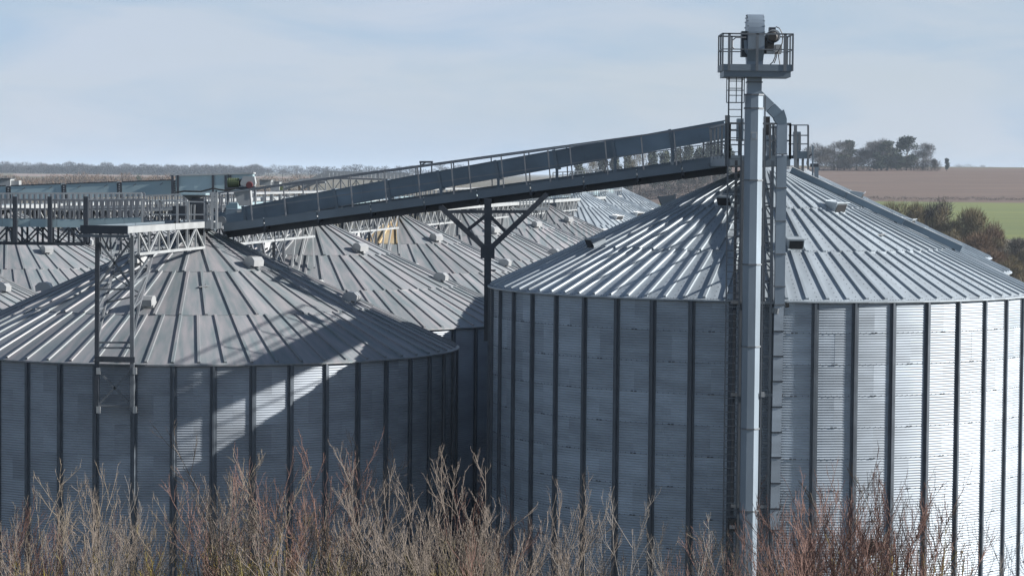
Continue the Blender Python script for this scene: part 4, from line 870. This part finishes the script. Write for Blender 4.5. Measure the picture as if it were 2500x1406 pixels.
for i, (x, yt) in enumerate(MT):
    k, mk = (('pine', 'needles2'), ('bare', 't_olive'), ('pine', 'needles'), ('pine', 'needles2'))[i % 4]
    if x > 1640: k, mk = 'pine', 'needles' if i % 3 else 'needles2'
    px_tree(k, mk, x, yt, 1080 + (i * 37) % 60, 52, ['dull green pine', 'olive bare tree', 'dark pine', 'grey-green pine'][i % 4] + ' in the gap under the bridge, ' + ['at its narrow left end', 'second from its left end', 'third from its left end', 'fourth from its left end', 'left of the middle', 'just left of the middle', 'at the middle', 'just right of the middle', 'right of the middle', 'left of the last rail posts', 'between the last rail posts', 'at the last rail post', 'touching the ladder', 'behind the ladder'][i], gM, n=4500, seed=i % 4)
def hedge(label_kind, pts, n, hh, ww, mkey, name, tl, tw, seed=3):
    rng = np.random.default_rng(seed); Vs = []; Fs = []; o = 0
    for (xa, Da, xb, Db), nn in zip(pts, n):
        lob = []
        k = max(4, int(abs(at(xb, 500, Db).x - at(xa, 500, Da).x) / (ww * .8)))
        for i in range(k):
            t = (i + .5) / k; D = Da + (Db - Da) * t + rng.normal() * 3; X = at(xa + (xb - xa) * t, 500, D).x; h = hh * (.65 + .6 * rng.random())
            lob.append((X, D, gz(X, D) + h * .45, ww * .6, ww * .6, h * .55))
        V, Fc = twig_cloud(nn, lob, tl, tw, rng); Vs.append(V); Fs.append(Fc + o); o += len(V)
    me = mesh_np(name, np.concatenate(Vs), np.concatenate(Fs), M[mkey]); ob = bpy.data.objects.new(name, me); COL.objects.link(ob)
    return tag(ob, label_kind[0], label_kind[1], kind='stuff')
hedge(('tangled brown undergrowth along the foot of the tree clump', 'undergrowth'), [(1400, 1060, 1790, 1050), (1990, 1285, 2290, 1290)], [9000, 12000], 8, 9, 't_bare', 'undergrowth', 1.4, .14)
hedge(('blue-grey wood along the left horizon', 'wood'), [(-60, 2700, 640, 2720), (-60, 2760, 640, 2800), (-60, 2900, 1100, 2950)], [26000, 20000, 16000], 10.5, 16, 't_bluebare', 'far_wood', 2.0, .5)
hedge(('russet brown scrub in front of the blue wood at left', 'scrub'), [(-60, 1500, 430, 1520), (-60, 1380, 430, 1400), (-60, 1240, 760, 1250), (430, 1550, 780, 1600)], [9000, 9000, 9000, 5000], 6, 10, 't_russet', 'scrub', 1.5, .25)
hedge(('blue far-off woods on the right horizon', 'wood'), [(2300, 4200, 2560, 4100)], [5000], 16, 26, 't_bluebare', 'far_wood', 4, .9)
FTX = [(655, 404, 40), (690, 403, 46), (725, 404, 40), (757, 402, 46), (795, 403, 44), (838, 404, 46), (868, 401, 50), (900, 403, 44), (938, 402, 46), (975, 404, 44), (1008, 404, 40), (505, 406, 22), (560, 402, 60), (600, 404, 50), (1080, 400, 44), (1120, 398, 44)]
FN = ['first', 'second', 'third', 'fourth', 'fifth', 'sixth', 'seventh', 'eighth', 'ninth', 'tenth', 'eleventh']
for i, (x, yt, wp) in enumerate(FTX):
    lb = ('blue-grey hedgerow tree on the horizon, ' + FN[i] + ' from the left of the separate round ones') if i < 11 else ['lone small round tree standing above the head of the enclosed conveyor', 'broad tree merging into the end of the left wood', 'tree between the wood end and the round hedgerow trees', 'hazy tree just above the bridge rail', 'hazy tree left of where the bridge meets the skyline'][i - 11]
    px_tree('far', 't_bluebare', x, yt, 2500, wp, lb, 'hedgerow trees along the far horizon', n=700, seed=i % 4)
px_tree('pine', 'needles2', 338, 425, 1230, 34, 'dark round evergreen standing in the scrub above the left conveyor', None, n=900, seed=1)

hedge(('thin dark hedge between the ploughed field and the green field', 'hedge'), [(1900, 1003, 2560, 1003)], [4000], 1.0, 2.6, 't_bare', 'field_hedge', .5, .12, 4)
# hedgerow shrubs right of the silo
gH = 'bare hedgerow shrubs on the slope right of the silo'
SH = [(2170, 500, 520, 40, 't_bare'), (2200, 498, 530, 46, 't_olive'), (2232, 505, 520, 44, 't_olive'), (2258, 496, 530, 30, 't_bare'), (2285, 492, 525, 50, 't_bare'), (2315, 502, 515, 48, 't_olive'), (2350, 515, 510, 60, 't_olive'), (2385, 522, 505, 56, 't_olive'), (2410, 545, 500, 44, 't_russet'), (2380, 575, 480, 60, 't_russet'), (2330, 560, 490, 56, 't_olive'), (2440, 588, 495, 44, 't_olive'), (2478, 590, 490, 46, 't_bare'), (2500, 605, 480, 40, 't_olive'), (2420, 612, 470, 44, 't_russet'), (2470, 625, 460, 36, 't_olive')]
SHL = ['nearest the silo roof, thin and upright', 'second along, olive-tinged and feathery', 'third along, low and olive', 'narrow dark one with a nest-like clump', 'tall bare one before the green field', 'olive one left of the big rounded shrubs', 'big rounded one in the middle', 'big rounded one against the green field', 'russet one on the right shoulder', 'low russet one close to the roof edge', 'low olive one under the big rounded shrubs', 'small olive one by the sandy track', 'grey bare one near the right edge', 'olive one on the right edge', 'small russet one beside the roof slope', 'smallest olive one by the pale ground']
for i, (x, yt, D, wp, mk) in enumerate(SH): px_tree('bare', mk, x, yt - 9, D, wp * 1.9, 'hedgerow shrub: ' + SHL[i], gH, n=6500, seed=i % 5, name='shrub', cat='shrub')
hedge(('pale dry scrub and brambles on the ground right of the silo', 'scrub'), [(2200, 500, 2560, 470), (2380, 440, 2560, 430), (2440, 400, 2600, 400)], [7000, 5000, 4000], 3.2, 5, 't_olive', 'scrub', .8, .08, 9)

# ------------------------------------------------------------------ bare trees in front of the silos
def bare_tree(seed, H, stems, spread, dens, mkey):
    rnd = random.Random(seed); tr_ = MB(); tw_ = MB()
    def grow(p, d, L_, r_, lev, mb_):
        n = 5 if lev == 0 else 4 if lev == 1 else 3; pts = [p]; rs = [r_]; dd = d.copy(); q = p.copy()
        for i in range(n):
            wob = .06 if lev == 0 else .09
            dd = (dd + Vector((rnd.gauss(0, wob), rnd.gauss(0, wob), rnd.gauss(0, wob * .5) + (.16 if lev else .05)))).normalized()
            q = q + dd * (L_ / n); pts.append(q); rs.append(max(.0095 - .0018 * lev, r_ * (1 - .80 * (i + 1) / n)))
        mb_.tube(pts, rs, 6 if lev == 0 else 4 if lev == 1 else 3, lev == 0)
        if lev >= 4: return
        nk = [int(10 * dens), int(6 * dens), 3, 2 if rnd.random() < .5 else 1][lev]
        for k in range(nk):
            t = (.30 + .68 * (k + rnd.random()) / nk) if lev == 0 else (.18 + .78 * (k + rnd.random()) / nk)
            f = t * n; i = min(n - 1, int(f)); c = pts[i].lerp(pts[i + 1], f - i); ax = (pts[i + 1] - pts[i]).normalized()
            side = ax.cross(Vector((rnd.gauss(0, 1), rnd.gauss(0, 1), rnd.gauss(0, 1)))).normalized()
            ang = rad(rnd.uniform(18, 38)); nd = (ax * cos(ang) + side * sin(ang)).normalized()
            rl = rs[i] * (1 - (f - i)) + rs[i + 1] * (f - i)
            ll = L_ * (rnd.uniform(.26, .46) * (1.25 - t * .75) if lev == 0 else rnd.uniform(.35, .6) * (1.15 - t * .5))
            grow(c, nd, ll, max(.0135 - .0022 * lev, rl * .60), lev + 1, tw_ if lev >= 1 else tr_)
    for s_ in range(stems):
        t = 2 * pi * s_ / stems + rnd.random(); lean = spread * (.4 + .6 * rnd.random())
        d = Vector((cos(t) * lean, sin(t) * lean, 1)).normalized()
        grow(Vector((cos(t) * .2, sin(t) * .2, -.2)), d, H * rnd.uniform(.84, 1.0), .10, 0, tr_)
    return tr_, tw_, float(np.percentile([v[2] for v in tw_.v], 99.8))
VT = []
for sd_, H, st, spr, dn, mk in ((1, 13, 3, .16, 1., 'bark_grey'), (2, 13, 4, .18, .9, 'bark_yellow'), (3, 13, 3, .13, 1.1, 'bark_red'), (4, 13, 3, .2, .75, 'bark_pale'), (5, 13, 4, .15, 1.0, 'bark_grey'), (6, 13, 3, .16, 1.0, 'bark_red'), (8, 13, 3, .17, .95, 'bark_yellow')):
    a, c_, zt = bare_tree(sd_, H, st, spr, dn, mk); VT.append((a.mesh('trunk', M[mk]), c_.mesh('twigs', M[mk]), zt))
# x, y of the top in the photograph, distance, variant
FT = [(8, 1185, 64, 2), (118, 1190, 62, 4), (196, 1130, 66, 1), (300, 1180, 69, 3), (352, 1150, 64, 0), (408, 1158, 67, 4), (560, 1110, 66, 6), (592, 1040, 64, 0),
      (712, 1062, 63, 4), (770, 1052, 67, 2), (820, 1105, 61, 0), (1062, 1110, 64, 4), (1128, 1118, 67, 0), (1260, 1165, 66, 4),
      (1325, 1160, 69, 0), (1455, 1195, 67, 3), (1548, 1165, 62, 3), (1672, 1270, 64, 1), (1880, 1245, 66, 5), (1930, 1195, 69, 2), (1985, 1125, 65, 5), (2040, 1150, 68, 2),
      (2085, 1100, 63, 5), (2150, 1120, 67, 6), (2190, 1135, 65, 2), (2255, 1200, 70, 1), (2330, 1320, 66, 3), (2452, 1185, 60, 3), (2498, 1290, 66, 0), (1955, 1170, 61, 5), (2015, 1165, 62, 2), (2120, 1150, 61, 5), (2215, 1175, 62, 2), (655, 1095, 65, 5), (1095, 1150, 61, 4), (1165, 1160, 65, 2), (480, 1185, 66, 1)]
POS = ['at the left edge of the picture', 'left of the first tall yellow-stemmed one', 'tall and yellow-stemmed, first to rise above its neighbours', 'pale forked one below the mast', 'grey one right of the mast foot', 'feathery one before the dull bays', 'yellow one at the foot of the tallest tree',
       'tallest of all, before the striped wall of the left silo', 'high grey one in the diagonal shadow', 'high fine-twigged one in the dark part of the wall', 'grey one on the right of the tall group', 'tall one left of the dark gap', 'tall one in the dark gap', 'fine one before the narrow bays of the right silo',
       'grey one right of the narrow bays', 'pale thin one before the dull bays', 'tall pale one with bare upper fork', 'low one with bright yellow lichen left of the elevator', 'reddish one under the spout end', 'reddish one just right of the spout end', 'tall red-brown one before the first bright bay', 'red-brown one between two stiffeners', 'tallest of the red-brown group at right', 'yellow-stemmed one in the red-brown group', 'red-brown one right of the group', 'yellow-stemmed one at the right end of the group', 'low sparse one before the brightest bays', 'single sparse tree near the right edge', 'low one on the right edge', 'fine red-brown one nearest the spout end', 'dense reddish one before the first bright bay', 'fine-twigged red-brown one in front of the nest', 'reddish one just right of the nest', 'reddish-brown one beside the tallest tree', 'dense one in front of the dark gap', 'red-tinted one on the right of the dark gap', 'yellow-stemmed one before the first striped bay']
for i, (x, yt, D, v) in enumerate(FT):
    p = at(x, yt + 2, D); a, c_, zt = VT[v]
    e = empty('bare_tree', (p.x, D, 0), 'leafless tree in front: ' + POS[i], 'tree', 'leafless trees in front of the silos'); s_ = p.z / zt; rz = random.uniform(0, 6.28)
    for nm, me in (('trunk', a), ('twigs', c_)):
        o = inst(nm, me, e, rz=rz); o.scale = (s_, s_, s_)
    # keep the highest twig over its own foot
NE = MB(); rn = random.Random(5); pc = at(2126, 1335, 64)
for i in range(160):
    d = Vector((rn.gauss(0, 1), rn.gauss(0, 1), rn.gauss(0, 1))).normalized(); c_ = pc + d * rn.random() ** .4 * .21; t = Vector((rn.gauss(0, 1), rn.gauss(0, 1), rn.gauss(0, .6))).normalized() * .14
    NE.bar(c_ - t, c_ + t, .014)
tag(NE.build('bird_nest', M['trunk']), 'dark round bird nest of sticks in the red-brown trees at right', 'nest')
# low saplings filling the foot of the belt
IF = []
SPOS = ['in the bottom left corner', 'left of the first yellow-stemmed tree', 'under the first yellow-stemmed tree', 'left of the mast foot', 'under the mast foot', 'under the first striped bay', 'under the tallest tree', 'right of the tallest tree', 'under the tall group in the diagonal shadow',
        'where the tall left group ends', 'before the dark wall', 'at the left of the dark gap', 'in the dark gap', 'under the narrow bays of the right silo', 'right of the narrow bays', 'before the dull bays', 'left of the elevator foot', 'nearest the elevator foot', 'under the spout end', 'under the first bright bay', 'under the nest', 'right of the nest', 'before the brightest bays', 'in the bottom right corner']
for i in range(24):
    if i % 3 == 0: continue
    x = 10 + i * 104 + random.uniform(-20, 20)
    if 1720 < x < 1850 or 2290 < x: 
        if i % 2: continue
    IF.append((x, 1262 + random.uniform(-25, 60) + (70 if x > 2260 else 0), random.uniform(58, 72), random.choice((0, 1, 2, 4, 5, 6)), i))
for x, yt, D, v, i in IF:
    p = at(x, yt, D); a, c_, zt = VT[v]; e = empty('sapling', (p.x, D, 0), 'low leafless sapling ' + SPOS[i], 'sapling', 'low leafless saplings in front of the silos'); s_ = p.z / zt; rz = random.uniform(0, 6.28)
    for nm, me in (('trunk', a), ('twigs', c_)): o = inst(nm, me, e, rz=rz); o.scale = (s_ * .8, s_ * .8, s_)

# ------------------------------------------------------------------ haze
HAZE = 0.000095
if HAZE:
    b = MB(); b.box((-16500, -16500, -3), (16500, 16500, 62)); m = bpy.data.materials.new('haze'); m.use_nodes = True; t = m.node_tree; t.nodes.clear()
    o_ = t.nodes.new('ShaderNodeOutputMaterial'); v = t.nodes.new('ShaderNodeVolumePrincipled'); v.inputs['Color'].default_value = (.72, .85, 1, 1); v.inputs['Density'].default_value = HAZE
    t.links.new(v.outputs[0], o_.inputs['Volume']); tag(b.build('haze', m), kind='stuff')
